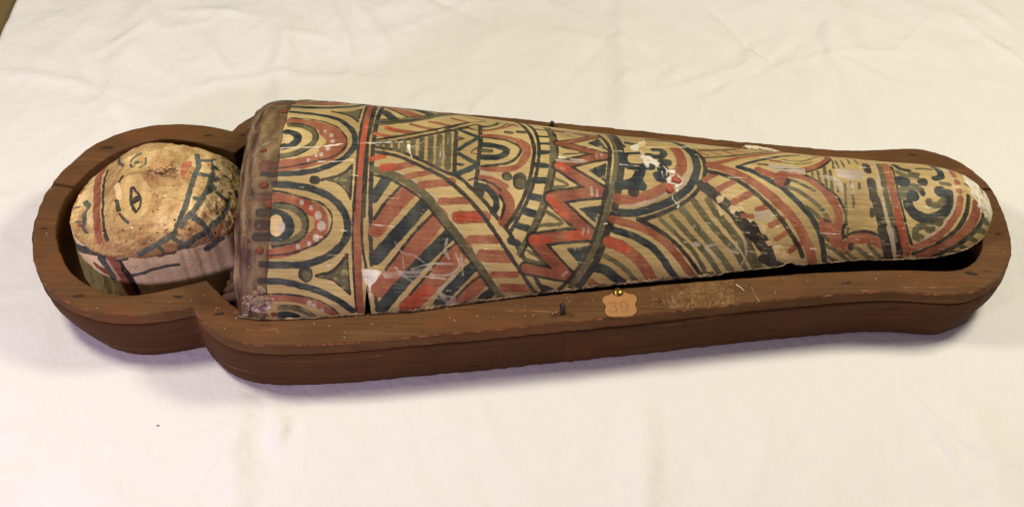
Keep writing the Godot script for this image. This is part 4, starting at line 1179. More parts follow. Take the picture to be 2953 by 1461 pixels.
func paint_head_side() -> Canvas:
	var c := canvas(0.0, 15.0, 684.0, 112.0, 2.6)
	c.ragged = 1.6
	ground(c, Color8(236, 208, 152), 1.0)
	stroke(c, RED, 15.4, [533.7, 112.2, 527.2, 102.4, 522.6, 81.6, 517.1, 63, 513.4, 47.9])
	stroke(c, CREAM, 9.2, [540.1, 104.7, 533.7, 88, 529, 74.4])
	stroke(c, STRAP, 12.3, [658.7, 49.2, 552.3, 110.5, 545.7, 99.7, 540.1, 87.6, 535.5, 74.1])
	stroke(c, INK, 7.4, [516.2, 92.1, 512.5, 78.2, 508.9, 64.2, 507.1, 49.1])
	stroke(c, STRAP, 5.3, [520.8, 107.2, 509.8, 109.6])
	stroke(c, STRAP, 4.9, [508.9, 80.5, 496.3, 84.1, 483, 88.8, 465.8, 90.1, 448.9, 89])
	stroke(c, INK, 4.2, [518, 106.1, 516.2, 95.6])
	stroke(c, RED, 9.2, [559.7, 82.9, 550.4, 81.2, 542.9, 77.1])
	stroke(c, INK, 7.7, [633.8, 71.6, 658.7, 44.1])
	stroke(c, STRAP, 6.2, [569.1, 104.7, 556, 104.6])
	stroke(c, RED, 9.2, [631.9, 81.8, 658.7, 52.2])
	stroke(c, STRAP, 6.4, [468.3, 109.9, 456.5, 111.1, 449.7, 111.2])
	stroke(c, STRAP, 10.6, [408.9, 102.1, 396.9, 106.8, 389.5, 109.2])
	stroke(c, FRAY, 6.4, [432.3, 87.9, 415.7, 93.8])
	var rng := RandomNumberGenerator.new()
	rng.seed = 4
	for k in 60:
		dot(c, Color8(150, 104, 70), rng.randf_range(345, 520), rng.randf_range(88, 118), 0.9, 0.6)
	# the hidden sides carry plain stripes like the front
	for s in [40.0, 90.0, 140.0]:
		stroke(c, SLATE, 7.0, [s, 20, s + 14, 70, s + 20, 118]); stroke(c, RED, 9.0, [s + 14, 20, s + 28, 70, s + 34, 118])
	aged(c, 0.6)
	return c

# ---------------------------------------------------------------- wood
func wood_canvas(x0: float, y0: float, wide_: float, high: float, k: float, dark: Color, light: Color, warm: Color) -> Canvas:
	var c := canvas(x0, y0, wide_, high, k)
	for y in c.h:
		var row := ((y * 3) & 511) << 9
		var row2 := (y & 511) << 9
		for x in c.w:
			var a := streak[row | ((x / 3) & 511)]
			var b := mott[row2 | ((x / 2) & 511)]
			var d := streak[(((y * 7) + 50) & 511) << 9 | (x & 511)]
			var t := clampf((a - 90) / 110.0 * 0.45 + (b - 100) / 110.0 * 0.5 + (d - 128) / 128.0 * 0.3, 0.0, 1.0)
			var col := dark.lerp(light, t)
			col = col.lerp(warm, clampf((mott[(((y / 2) + 200) & 511) << 9 | ((x / 3 + 99) & 511)] - 150) / 70.0, 0.0, 0.6))
			var i := (y * c.w + x) * 3
			c.px[i] = col.r8
			c.px[i + 1] = col.g8
			c.px[i + 2] = col.b8
	return c

func paint_rim() -> Canvas:
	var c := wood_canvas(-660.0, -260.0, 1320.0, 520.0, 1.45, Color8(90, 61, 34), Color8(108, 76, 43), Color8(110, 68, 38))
	c.ragged = 1.6
	# a scraped pale patch with saw marks beside the tag, an old plugged slot next to it
	var rng := RandomNumberGenerator.new()
	rng.seed = 21
	area(c, Color8(116, 85, 50), [202, 114, 232, 111, 263, 108, 262, 124, 261, 146, 240, 150, 214, 154, 208, 140, 200, 136, 204, 124])
	area(c, Color8(103, 73, 42), [158, 122, 180, 117, 203, 114, 205, 130, 200, 150, 186, 156, 170, 150, 160, 140])
	for k in 620:
		var x := rng.randf_range(158, 262)
		var z := rng.randf_range(109, 152)
		if z < 118.0 - (x - 158.0) * 0.09:
			continue
		var pale := rng.randf() < (0.35 if x > 203.0 else 0.5)
		stroke(c, Color8(132, 99, 60) if pale else Color8(88, 61, 36), 0.7, [x, z, x + rng.randf_range(-0.4, 0.4), z + rng.randf_range(1.0, 4.0)])
	stroke(c, Color8(74, 50, 30), 1.4, [282, 114, 284, 126, 288, 142]); stroke(c, Color8(160, 122, 76), 1.6, [284, 120, 287, 134, 291, 142])
	stroke(c, Color8(78, 52, 32), 1.0, [-118, 172, -117, 186, -116, 198])
	# grain lines that open and close
	for k in 60:
		var x := rng.randf_range(-620, 600)
		var z := rng.randf_range(90, 215) * (1.0 if k % 4 else -1.0)
		stroke(c, Color8(80, 52, 30) if k % 3 else Color8(134, 94, 58), 0.6, [x, z, x + 20, z + rng.randf_range(-1, 1), x + rng.randf_range(30, 70), z + rng.randf_range(-3, 3)])
	# worn outer arris, rubbed to red wood
	var half := half_line(outer, 60, 240)
	for i in half.size() - 1:
		if rng.randf() < 0.72:
			var a := half[i] * 1000.0
			var b := half[i + 1] * 1000.0
			for s in [1.0, -1.0]:
				stroke(c, Color8(168, 104, 66), rng.randf_range(0.5, 1.3), [a.x, a.y * s, b.x, b.y * s])
	return c

# ---------------------------------------------------------------- build
func _ready() -> void:
	# camera
	var cam := Camera3D.new()
	cam.name = "camera"
	add_child(cam)
	cam.fov = 22.13
	cam.near = 0.05
	cam.far = 30.0
	cam.position = Vector3(-0.00071, 1.29791, 1.15476)
	cam.rotation_degrees = Vector3(-48.0, 0.5, 0.0)
	cam.current = true
	# room: plain dim surroundings, tungsten-warm
	var we := WorldEnvironment.new()
	we.name = "world_environment"
	var env := Environment.new()
	env.background_mode = Environment.BG_COLOR
	env.background_color = Color(0.60, 0.585, 0.575)
	env.background_energy_multiplier = 0.28
	env.tonemap_mode = Environment.TONE_MAPPER_LINEAR
	env.tonemap_exposure = 1.03
	env.sdfgi_enabled = true
	env.ssao_enabled = true
	env.ssil_enabled = true
	we.environment = env
	add_child(we)
	# lamps: a warm one high behind to the right, a warm one high to the left, a cool one low in front on the left
	lamp("right_lamp", Vector3(1.12, 1.6, -0.2), Vector3(0.25, 0.0, 0.0), Vector2(0.4, 0.4), Color(1.0, 0.972, 0.92), 2.5)
	lamp("left_lamp", Vector3(-0.95, 1.5, -0.05), Vector3(-0.25, 0.0, 0.0), Vector2(0.3, 0.3), Color(1.0, 0.985, 0.95), 1.6)
	lamp("front_lamp", Vector3(-1.05, 0.74, 1.25), Vector3(-0.4, 0.03, 0.1), Vector2(0.2, 0.16), Color(0.90, 0.81, 1.0), 1.28)

	wob = noise_table(3, 0.035, 512, 3)
	streak = noise_table(8, 0.045, 96, 4)
	fleck = noise_table(15, 0.11, 512, 2)
	mott = noise_table(27, 0.012, 512, 4)
	uneven = FastNoiseLite.new()
	uneven.seed = 77
	uneven.frequency = 0.6
	uneven.fractal_octaves = 3

	chips = FastNoiseLite.new()
	chips.seed = 12
	chips.noise_type = FastNoiseLite.TYPE_CELLULAR
	chips.cellular_return_type = FastNoiseLite.RETURN_CELL_VALUE
	chips.frequency = 1.0
	chips.domain_warp_enabled = true
	chips.domain_warp_amplitude = 0.8
	chips.domain_warp_frequency = 0.9

	build_table()
	build_trough()
	build_cover()
	build_head()
	build_small_things()

func lamp(called: String, from: Vector3, to: Vector3, size: Vector2, col: Color, energy: float) -> void:
	var l := AreaLight3D.new()
	l.name = called
	add_child(l)
	l.area_size = size
	l.light_color = col
	l.light_energy = energy
	l.area_range = 8.0
	l.shadow_enabled = true
	l.look_at_from_position(from, to, Vector3.UP)

func build_table() -> void:
	var wood := matte(Color8(116, 96, 56), 0.6)
	var tb := BoxMesh.new()
	tb.size = Vector3(3.4, 0.04, 2.6)
	var t := put("table_top", tb, wood, self, Vector3(0.1, -0.034, -0.2))
	t.set_meta("kind", "structure")
	t.set_meta("label", "brown table top showing past the far corner of the white cloth")
	# the cloth: pressed folds running front to back, crumples and a few sharp creases
	var cols := 420
	var rows := 330
	var big := FastNoiseLite.new()
	big.seed = 9; big.frequency = 1.0; big.fractal_octaves = 4
	var ridge := FastNoiseLite.new()
	ridge.seed = 31; ridge.frequency = 1.0; ridge.fractal_type = FastNoiseLite.FRACTAL_RIDGED; ridge.fractal_octaves = 3
	var rng := RandomNumberGenerator.new()
	rng.seed = 63
	var creases := []
	for k in 130:
		var p := Vector2(rng.randf_range(-0.8, 0.9), rng.randf_range(-0.6, 0.42))
		var a := rng.randf_range(0.0, TAU)
		creases.append([p, Vector2(cos(a), sin(a)), rng.randf_range(0.04, 0.16), rng.randf_range(0.0016, 0.0044) * (1.0 if k % 3 else -1.0), rng.randf_range(0.006, 0.011)])
	var pts := PackedVector3Array()
	var uvs := PackedVector2Array()
	for i in cols:
		for j in rows:
			var z := lerpf(-1.35, 0.85, j / (rows - 1.0))
			var left := -0.8125 - (z + 0.536) * -0.027 - 0.0
			left = -0.8310 + (z + 0.521) * -0.0274
			var x := lerpf(left, 1.35, i / (cols - 1.0))
			var y := -0.002 + 0.0030 * big.get_noise_2d(x * 2.6, z * 2.6) + 0.0036 * (ridge.get_noise_2d(x * 3.4 + 5.0, z * 3.0) - 0.2) + 0.0024 * ridge.get_noise_2d(x * 6.0, z * 6.0)
			for f in [[-0.606, 0.006, 0.03], [-0.348, 0.054, 0.022], [0.157, -0.03, 0.02], [0.53, 0.06, 0.03]]:
				var d: float = x - (f[0] + f[1] * z + 0.006 * sin(z * 7.0 + f[0] * 9.0))
				y += 0.008 * exp(-pow(d / f[2], 2.0))
			for c in creases:
				var q: Vector2 = Vector2(x, z) - c[0]
				var along: float = q.dot(c[1]) / c[2]
				if absf(along) < 1.0:
					var across: float = (q.x * c[1].y - q.y * c[1].x + 0.012 * along * along) / c[4]
					if absf(across) < 3.0:
						y += c[3] * exp(-across * across) * (1.0 - along * along)
			# pressed flat where the trough stands
			var under := smoothstep(0.75, 0.55, absf(x)) * smoothstep(0.30, 0.18, absf(z))
			y = lerpf(minf(y, 0.012), -0.0004, under)
			if i == 0: y -= 0.006
			pts.append(Vector3(x, y, z))
			uvs.append(Vector2(x, z))
	var m := matte(Color8(229, 224, 211), 0.85, 0.3)
	var nt := NoiseTexture2D.new()
	var nn := FastNoiseLite.new()
	nn.seed = 4; nn.frequency = 0.02; nn.fractal_octaves = 5
	nt.noise = nn
	nt.width = 1024; nt.height = 1024; nt.seamless = true; nt.as_normal_map = true; nt.bump_strength = 3.0
	m.normal_enabled = true
	m.normal_texture = nt
	m.normal_scale = 0.6
	m.uv1_scale = Vector3(3.0, 3.0, 3.0)
	var o := put("backdrop_cloth", sheet(cols, rows, pts, uvs), m)
	tag(o, "crumpled white cloth spread over the table under the mummy case", "cloth")

func build_trough() -> void:
	var t := thing("coffin_trough", "dark brown wooden trough in the outline of a mummy, open on top", "coffin")
	var n1 := 64
	var n2 := 236
	var o := closed_line(outer, n1, n2, 3)
	var inn := closed_line(inner, n1, n2, 12)
	var n := o.size()
	var rc := paint_rim()
	var rm := matte(Color.WHITE, 0.66, 0.22)
	rm.albedo_texture = texture_of(rc)
	rm.normal_enabled = true
	rm.normal_texture = bump_image(streak, 4.0)
	rm.normal_scale = 0.2
	# two planks meet at the head end and near the foot
	var cut1 := 0
	var cut2 := 0
	for i in n:
		if o[i].distance_to(Vector2(-0.6235, -0.052)) < o[cut1].distance_to(Vector2(-0.6235, -0.052)): cut1 = i
		if o[i].distance_to(Vector2(0.6195, -0.05)) < o[cut2].distance_to(Vector2(0.6195, -0.05)): cut2 = i
	for plank in 2:
		var a := cut1 if plank == 0 else cut2
		var b := cut2 if plank == 0 else cut1
		var count := (b - a + n) % n + 1
		var pts := PackedVector3Array()
		var uvs := PackedVector2Array()
		var rows := 0
		for s in count + 2:
			var k := (a + clampi(s - 1, 0, count - 1)) % n
			var pull := 0.0006 if s < 2 else (-0.0006 if s > count - 1 else 0.0)
			var along := (o[(k + 1) % n] - o[k]).normalized() * pull
			var p := o[k] + along
			var q := inn[k] + along
			var d := (q - p).normalized()
			var w := p.distance_to(q)
			var prof := [[0.0, -0.0178], [0.0, -0.009], [0.0001, -0.0032], [0.0007, -0.0011], [0.0020, -0.0002], [0.004, 0.0], [w * 0.35, 0.0003], [w * 0.65, 0.0002], [w - 0.004, 0.0], [w - 0.0016, -0.0003], [w - 0.0004, -0.0014], [w, -0.004], [w, -0.0178]]
			rows = prof.size()
			for e in prof:
				var h: float = RIM + e[1] + 0.0005 * uneven.get_noise_2d(p.x * 14.0, p.y * 14.0)
				if s == 0 or s == count + 1:
					h = minf(h, RIM - 0.0178)
				# knocks along the outer arris
				var knock := 0.0
				if e[0] < 0.003 and e[1] > -0.004:
					knock = 0.0006 * maxf(0.0, uneven.get_noise_2d(p.x * 70.0, p.y * 70.0) - 0.05) + 0.0022 * maxf(0.0, uneven.get_noise_2d(p.x * 24.0 + 50.0, p.y * 24.0) - 0.32)
					h -= knock
				var v: Vector2 = p + d * (e[0] + knock)
				pts.append(Vector3(v.x, h, v.y))
				var far: float = maxf(-e[1] - 0.001, 0.0) * (-1.0 if e[0] < w * 0.5 else 1.0)
				var uvp: Vector2 = (v + d * far) * 1000.0
				uvs.append(Vector2((uvp.x + 660.0) / 1320.0, (uvp.y + 260.0) / 520.0))
		# columns run round the trough seen from above anticlockwise, so turn the rows over
		var rp := PackedVector3Array()
		var ru := PackedVector2Array()
		for s in count + 2:
			for j in range(rows - 1, -1, -1):
				rp.append(pts[s * rows + j])
				ru.append(uvs[s * rows + j])
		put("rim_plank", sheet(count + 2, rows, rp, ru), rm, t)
	# the body of the trough below the rim
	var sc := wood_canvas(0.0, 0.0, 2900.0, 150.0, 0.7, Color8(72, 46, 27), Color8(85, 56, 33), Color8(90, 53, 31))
	var rng := RandomNumberGenerator.new()
	rng.seed = 5
	for k in 40:
		var x := rng.randf_range(0, 2900)
		var y := rng.randf_range(6, 130)
		stroke(sc, Color8(54, 33, 19) if k % 4 else Color8(98, 66, 42), rng.randf_range(0.8, 1.8), [x, y, x + 30, y + rng.randf_range(-2, 2), x + rng.randf_range(40, 110), y + rng.randf_range(-3, 3)])
	var sm := matte(Color.WHITE, 0.7, 0.2)
	sm.albedo_texture = texture_of(sc)
	sm.normal_enabled = true
	sm.normal_texture = bump_image(streak, 6.0)
	sm.normal_scale = 0.3
	var pts := PackedVector3Array()
	var uvs := PackedVector2Array()
	var run := 0.0
	var levels := [[0.0722, -0.004], [0.0706, -0.0012], [0.0702, 0.0004], [0.0692, 0.0010], [0.060, 0.0010], [0.045, 0.0006], [0.030, -0.0002], [0.018, -0.0012], [0.010, -0.0024], [0.005, -0.0044], [0.0015, -0.009], [0.0003, -0.018], [0.0002, -0.05]]
	for s in n + 1:
		var k := s % n
		if s > 0: run += o[k].distance_to(o[s - 1])
		var w := side_of(o, k)
		var ends := smoothstep(-0.46, -0.60, o[k].x) * 1.3 + smoothstep(0.52, 0.60, o[k].x) * 1.1
		for e in range(levels.size()):
			var inset: float = levels[e][1]
			var h: float = levels[e][0]
			var deep := clampf((0.072 - h) / 0.072, 0.0, 1.0)
			inset -= ends * 0.016 * deep * deep
			if e > 0 and e < 6:
				inset += 0.0022 * smoothstep(0.02, 0.16, o[k].x) * smoothstep(0.46, 0.36, o[k].x) * (1.0 if o[k].y > 0.0 else 0.0)
			var v := o[k] + w * inset
			v += w * 0.0006 * uneven.get_noise_3d(v.x * 40.0, h * 60.0, v.y * 40.0)
			pts.append(Vector3(v.x, h, v.y))
			uvs.append(Vector2(run * 1000.0 / 2900.0, (0.09 - h + maxf(-inset - 0.008, 0.0)) * 1000.0 / 150.0))
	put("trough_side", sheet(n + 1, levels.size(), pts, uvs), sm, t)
	# the hollow
	var im := matte(Color.WHITE, 0.75, 0.3)
	im.albedo_texture = sm.albedo_texture
	im.albedo_color = Color8(214, 196, 150)
	pts = PackedVector3Array()
	uvs = PackedVector2Array()
	var lv := [[0.0725, 0.0], [0.06, 0.0012], [0.045, 0.004], [0.032, 0.010], [0.024, 0.020], [0.020, 0.036]]
	for s in range(n, -1, -1):
		var k := s % n
		var w := side_of(inn, k)
		for e in lv:
			var v: Vector2 = inn[k] - w * e[1]
			pts.append(Vector3(v.x, e[0], v.y))
			uvs.append(Vector2(s * 4.2 / 2900.0, (0.09 - e[0] + e[1]) * 1000.0 / 150.0))
		var c := Vector2(clampf(inn[k].x, -0.55, 0.54), 0.0)
		pts.append(Vector3(c.x, 0.019, c.y))
		uvs.append(Vector2(s * 4.2 / 2900.0, 0.9))
	put("trough_hollow", sheet(n + 1, lv.size() + 1, pts, uvs), im, t)
	# pegs that once held the lid
	var dark := matte(Color8(50, 40, 36), 0.6)
	var peg := PackedVector3Array()
	for k in 7: peg.append(Vector3(0.0006 * sin(k * 1.1), [-0.004, 0.0, 0.006, 0.012, 0.016, 0.0178, 0.0184][k], 0))
	var pm := ArrayMesh.new()
	pm = tube(PackedVector3Array([peg[0], peg[2], peg[3], peg[4]]), 0.0036, 0.0033, 10)
	put("peg", pm, dark, t, Vector3(0.0514, RIM, 0.1639))
	put("peg", tube(PackedVector3Array([Vector3(0, -0.004, 0), Vector3(0, 0.003, 0), Vector3(0.0005, 0.0085, 0)]), 0.0032, 0.0030, 10), dark, t, Vector3(0.0424, RIM, -0.1672))
	for cap in [[Vector3(0.0514 + 0.0004, RIM + 0.0158, 0.1639), 0.0034], [Vector3(0.0429, RIM + 0.0083, -0.1672), 0.0031]]:
		put("peg_top", lump(Vector3(cap[1], 0.0016, cap[1]), 0.2, 1.2, 3, 12, 6), dark, t, cap[0])
	# little dark wedges and plugged dowels round the rim
	var plug := matte(Color8(52, 36, 24), 0.85)
	var k := 0
	for p in [[-0.560, -0.120, 9], [-0.428, -0.1455, 6], [-0.381, -0.147, 5], [-0.609, 0.030, 5], [-0.538, 0.142, 7], [-0.417, 0.1425, 6], [-0.363, 0.169, 7], [0.529, -0.116, 6], [0.608, 0.029, 5], [0.559, 0.096, 8], [0.402, 0.113, 6]]:
		var out := PackedVector2Array()
		for a in 12:
			var g := TAU * a / 12.0
			var r: float = p[2] * 0.0005 * (1.0 + 0.35 * uneven.get_noise_2d(a * 2.3, k * 7.0))
			out.append(Vector2(cos(g) * r * 2.0, sin(g) * r * 0.55).rotated(0.25 * sin(k * 3.0)))
		put("dowel_end", plate(out, 0.0008), plug, t, Vector3(p[0], RIM + 0.0001, p[1]))
		k += 1
	# pits in the side
	for p in [[0.2405, 0.047, 0.1515, 8], [0.2655, 0.047, 0.148, 4], [-0.2235, 0.041, 0.2085, 6], [-0.1925, 0.044, 0.206, 5], [-0.206, 0.03, 0.207, 5], [-0.05, 0.036, 0.189, 4]]:
		var g := lump(Vector3(p[3] * 0.0006, 0.0011, 0.0012), 0.5, 1.5, int(p[3]), 14, 8)
		put("wood_pit", g, plug, t, Vector3(p[0], p[1], p[2]))

func build_cover() -> void:
	make_cover_table()
	var t := thing("body_cover", "painted mummy cover with red, black and olive bands on tan, resting in the trough", "mummy cover")
	var c := paint_cover()
	var m := matte(Color.WHITE, 0.58, 0.32)
	m.albedo_texture = texture_of(c)
	m.normal_enabled = true
	m.normal_texture = bump_image(streak, 5.0)
	m.normal_scale = 0.10
	var u := PackedFloat32Array()
	for x in cols_x:
		if x > -0.2895: u.append((x + 0.2895) / (0.6059 + 0.2895))
	u.insert(0, 0.0)
	put("painted_sheet", cover_sheet(seam, func(_t): return 0.6059, u, 0.0010), m, t)
	var v := PackedFloat32Array()
	for k in 41: v.append(k / 40.0)
	put("shoulder_strip", cover_sheet(func(q): return -0.338 + 0.0015 * sin(q * 40.0) + 0.002 * sin(q * 13.0), func(q): return seam(q) + 0.004, v, -0.0006), m, t)
	# the broken edge all round, with the thickness of the sheet, and the dark inside
	var raw := matte(Color8(200, 172, 128), 0.9, 0.2)
	raw.albedo_texture = ImageTexture.create_from_image(Image.create_from_data(512, 512, false, Image.FORMAT_L8, mott))
	raw.uv1_scale = Vector3(6, 6, 6)
	for side in 2:
		var pts := PackedVector3Array()
		var uvs := PackedVector2Array()
		var j := ROWS - 1 if side == 0 else 0
		for q in cols_x.size():
			var i := q if side == 0 else cols_x.size() - 1 - q
			var x := cols_x[i]
			var p := tab[i * ROWS + j]
			var inn := tab[i * ROWS + absi(j - 4)]
			var out := Vector3(0, maxf(p.y - BASE, 0.02), p.x).normalized()
			var way := Vector3(0, inn.y - p.y, inn.x - p.x).normalized()
			var b := Vector3(x, p.y, p.x)
			# a ragged lip of gesso and linen, thickest along the middle of the near side
			var thick := 0.35 + 0.65 * smoothstep(-0.20, -0.12, x) * smoothstep(0.27, 0.22, x)
			if x > 0.56: thick *= 0.3
			var prof := [[0.0009, 0.0046 * thick], [0.0016, 0.0030 * thick], [0.0021, 0.0012 * thick], [0.0018, -0.0002], [0.0004, -0.0012], [-0.0034, -0.0002]]
			for e in prof.size():
				var rag := uneven.get_noise_2d(x * 260.0, e * 9.0) + 0.8 * uneven.get_noise_2d(x * 900.0, e * 15.0)
				var f: float = prof[e][0] + (0.0013 * rag * thick if e > 0 and e < 5 else (-0.0006 + 0.0012 * rag if e == 0 else 0.0))
				pts.append(b + out * f + way * (prof[e][1] + (0.0022 * rag * thick if e < 3 else 0.0)))
				uvs.append(Vector2(x, e * 0.004))
		put("broken_edge", sheet(cols_x.size(), 6, pts, uvs), raw, t)
	var pts := PackedVector3Array()
	for i in range(cols_x.size() - 1, -1, -4):
		for j in range(0, ROWS, 4):
			var p := tab[i * ROWS + j]
			var out := Vector3(0, maxf(p.y - BASE, 0.02), p.x).normalized()
			pts.append(Vector3(cols_x[i], p.y, p.x) - out * 0.0034)
	put("underside", sheet(pts.size() / 31, 31, pts, PackedVector2Array()), matte(Color8(96, 74, 50), 0.9), t)
	# corroded nails that fix the shoulder strip
	var rust := matte(RUST, 0.75)
	var k := 0
	for p in [[-0.309, 0.0244], [-0.3047, 0.0709], [-0.298, 0.0971], [-0.3074, 0.1496], [-0.3088, 0.1975], [-0.2946, 0.2295], [-0.2957, -0.0567]]:
		var s := cover_spot(p[0], p[1])
		var o := put("nail_head", lump(Vector3(0.0042, 0.0012, 0.0036) * (0.8 + 0.5 * absf(sin(k * 2.3))), 0.5, 1.4, 40 + k, 16, 8), rust, t, s[0])
		o.basis = Basis(Quaternion(Vector3.UP, s[1]))
		k += 1
	# loose flakes of paint curling off the half round
	var red := matte(Color8(164, 82, 54), 0.6)
	for p in [[0.1908, 0.0262, 0.009, 0.2], [0.1818, 0.0375, 0.0085, 0.9]]:
		var s := cover_spot(p[0], p[1])
		var out := PackedVector2Array()
		for q in [Vector2(-1, -0.2), Vector2(-0.2, -0.8), Vector2(0.8, -0.4), Vector2(1, 0.4), Vector2(0.3, 0.75), Vector2(-0.7, 0.5)]:
			out.append(q.rotated(p[3]) * p[2] * 0.72)
		var o := put("paint_flake", plate(out, 0.0007, 0.0001), red, t, s[0] + s[1] * 0.0014)
		o.basis = Basis(Quaternion(Vector3.UP, (s[1] + Vector3(0.10, 0, -0.06)).normalized()))
	# gesso torn up at the far edge by the knee
	var white := matte(Color8(214, 200, 164), 0.9)
	for p in [[0.297, -0.070, Vector3(0.010, 0.0022, 0.008), 3], [0.305, -0.0735, Vector3(0.012, 0.0030, 0.007), 6], [0.318, -0.072, Vector3(0.014, 0.0018, 0.006), 8]]:
		var s := cover_spot(p[0], p[1])
		var o := put("torn_gesso", lump(p[2], 0.7, 1.2, p[3], 22, 10), white, t, s[0] + s[1] * 0.003)
		o.basis = Basis(Quaternion(Vector3.UP, (s[1] + Vector3(0.2, 0.7, -0.2)).normalized()))

	# crumbling plaster at the toe and at the near shoulder corner
	var rng := RandomNumberGenerator.new()
	rng.seed = 41
	var crumbly := matte(Color8(206, 194, 168), 0.95, 0.2)
	var dirty := matte(Color8(140, 116, 94), 0.95, 0.2)
	for q in 34:
		var toe := q < 20
		var s := cover_spot(rng.randf_range(0.574, 0.600), rng.randf_range(-0.035, 0.03)) if toe else cover_spot(rng.randfn(-0.311, 0.007), rng.randfn(0.214, 0.007))
		var r := rng.randf_range(0.0025, 0.0062)
		var o := put("plaster_lump", lump(Vector3(r, r * 0.28, r * rng.randf_range(0.6, 1.0)), 0.6, 1.3, 200 + q, 14, 8), crumbly if toe else dirty, t, s[0])
		o.basis = Basis(Quaternion(Vector3.UP, s[1])).rotated(s[1], rng.randf() * TAU)

func build_head() -> void:
	var t := thing("carved_head", "carved wooden head with painted eyes, worm holes and a checked beard strap", "mummy mask")
	var tm := matte(Color.WHITE, 0.66, 0.35)
	tm.albedo_texture = texture_of(paint_head_top())
	tm.normal_enabled = true
	tm.normal_texture = bump_image(wob, 5.0)
	tm.normal_scale = 0.6
	var sm := matte(Color.WHITE, 0.7, 0.3)
	sm.albedo_texture = texture_of(paint_head_side())
	sm.normal_enabled = true
	sm.normal_texture = bump_image(wob, 3.0)
	sm.normal_scale = 0.15
	var turns := 360
	var rings := 72
	var pts := PackedVector3Array()
	var uvs := PackedVector2Array()
	for i in turns + 1:
		var a := -PI + TAU * i / turns
		a = -a
		var r := head_radius(a)
		var r0 := r
		var arc := 0.0
		var before := Vector2(0, head_plain(HEAD, 0.0))
		r *= 1.0 + 0.02 * uneven.get_noise_2d(cos(a) * 6.0, sin(a) * 6.0) + 0.003 * uneven.get_noise_2d(cos(a) * 30.0, sin(a) * 30.0)
		for j in rings + 3:
			var f := sin(minf(j / float(rings), 1.0) * PI * 0.5)
			var x := HEAD + cos(a) * r * f
			var z := sin(a) * r * f
			var y := head_height(x, z, f)
			var lip := smoothstep(-0.55, -0.50, x)
			if j == rings + 1: y -= 0.0022
			if j == rings + 2:
				y -= 0.0045
				x -= cos(a) * 0.0035 * lip
				z -= sin(a) * 0.0035 * lip
			pts.append(Vector3(x, y, z))
			# the paint is laid out by the length along the surface
			var now := Vector2(r0 * f, head_plain(HEAD + cos(a) * r0 * f, f))
			if j <= rings:
				arc += now.distance_to(before)
			else:
				arc += 0.002
			before = now
			uvs.append(Vector2((HEAD + cos(a) * arc) * 1000.0 + 620.0, sin(a) * arc * 1000.0 + 150.0) / Vector2(320.0, 300.0))
	put("face", sheet(turns + 1, rings + 3, pts, uvs, true), tm, t)
	pts = PackedVector3Array()
	uvs = PackedVector2Array()
	var run := 0.0
	var last := Vector2.ZERO
	var runs := PackedFloat32Array()
	for i in turns + 1:
		var a := -PI + TAU * i / turns
		var v := Vector2(cos(a), sin(a)) * head_radius(a)
		if i > 0: run += v.distance_to(last)
		last = v
		runs.append(run)
	for i in range(turns, -1, -1):
		var a := -PI + TAU * i / turns
		var r := head_radius(a)
		var yl := at(head_ledge, HEAD + cos(a) * r) - 0.003
		for j in 25:
			var f := j / 24.0
			var rr := r * (1.0 + 0.02 * uneven.get_noise_2d(cos(a) * 6.0, sin(a) * 6.0)) - 0.0025 * smoothstep(-0.55, -0.50, HEAD + cos(a) * r) + 0.006 * f + 0.0005 * uneven.get_noise_2d(a * 30.0, f * 20.0)
			var y := lerpf(yl, 0.02, f)
			pts.append(Vector3(HEAD + cos(a) * rr, y, sin(a) * rr))
			uvs.append(Vector2(runs[i] * 1000.0 / 684.0, (y * 1000.0 - 15.0) / 112.0))
	put("head_block", sheet(turns + 1, 25, pts, uvs, true), sm, t)
	# the broken nose and a splintered knot on the chin
	var raw := matte(Color8(190, 148, 92), 0.85)
	put("broken_nose", lump(Vector3(0.013, 0.005, 0.010), 0.55, 2.0, 14, 36, 20), raw, t, Vector3(-0.449, 0.170, -0.004))

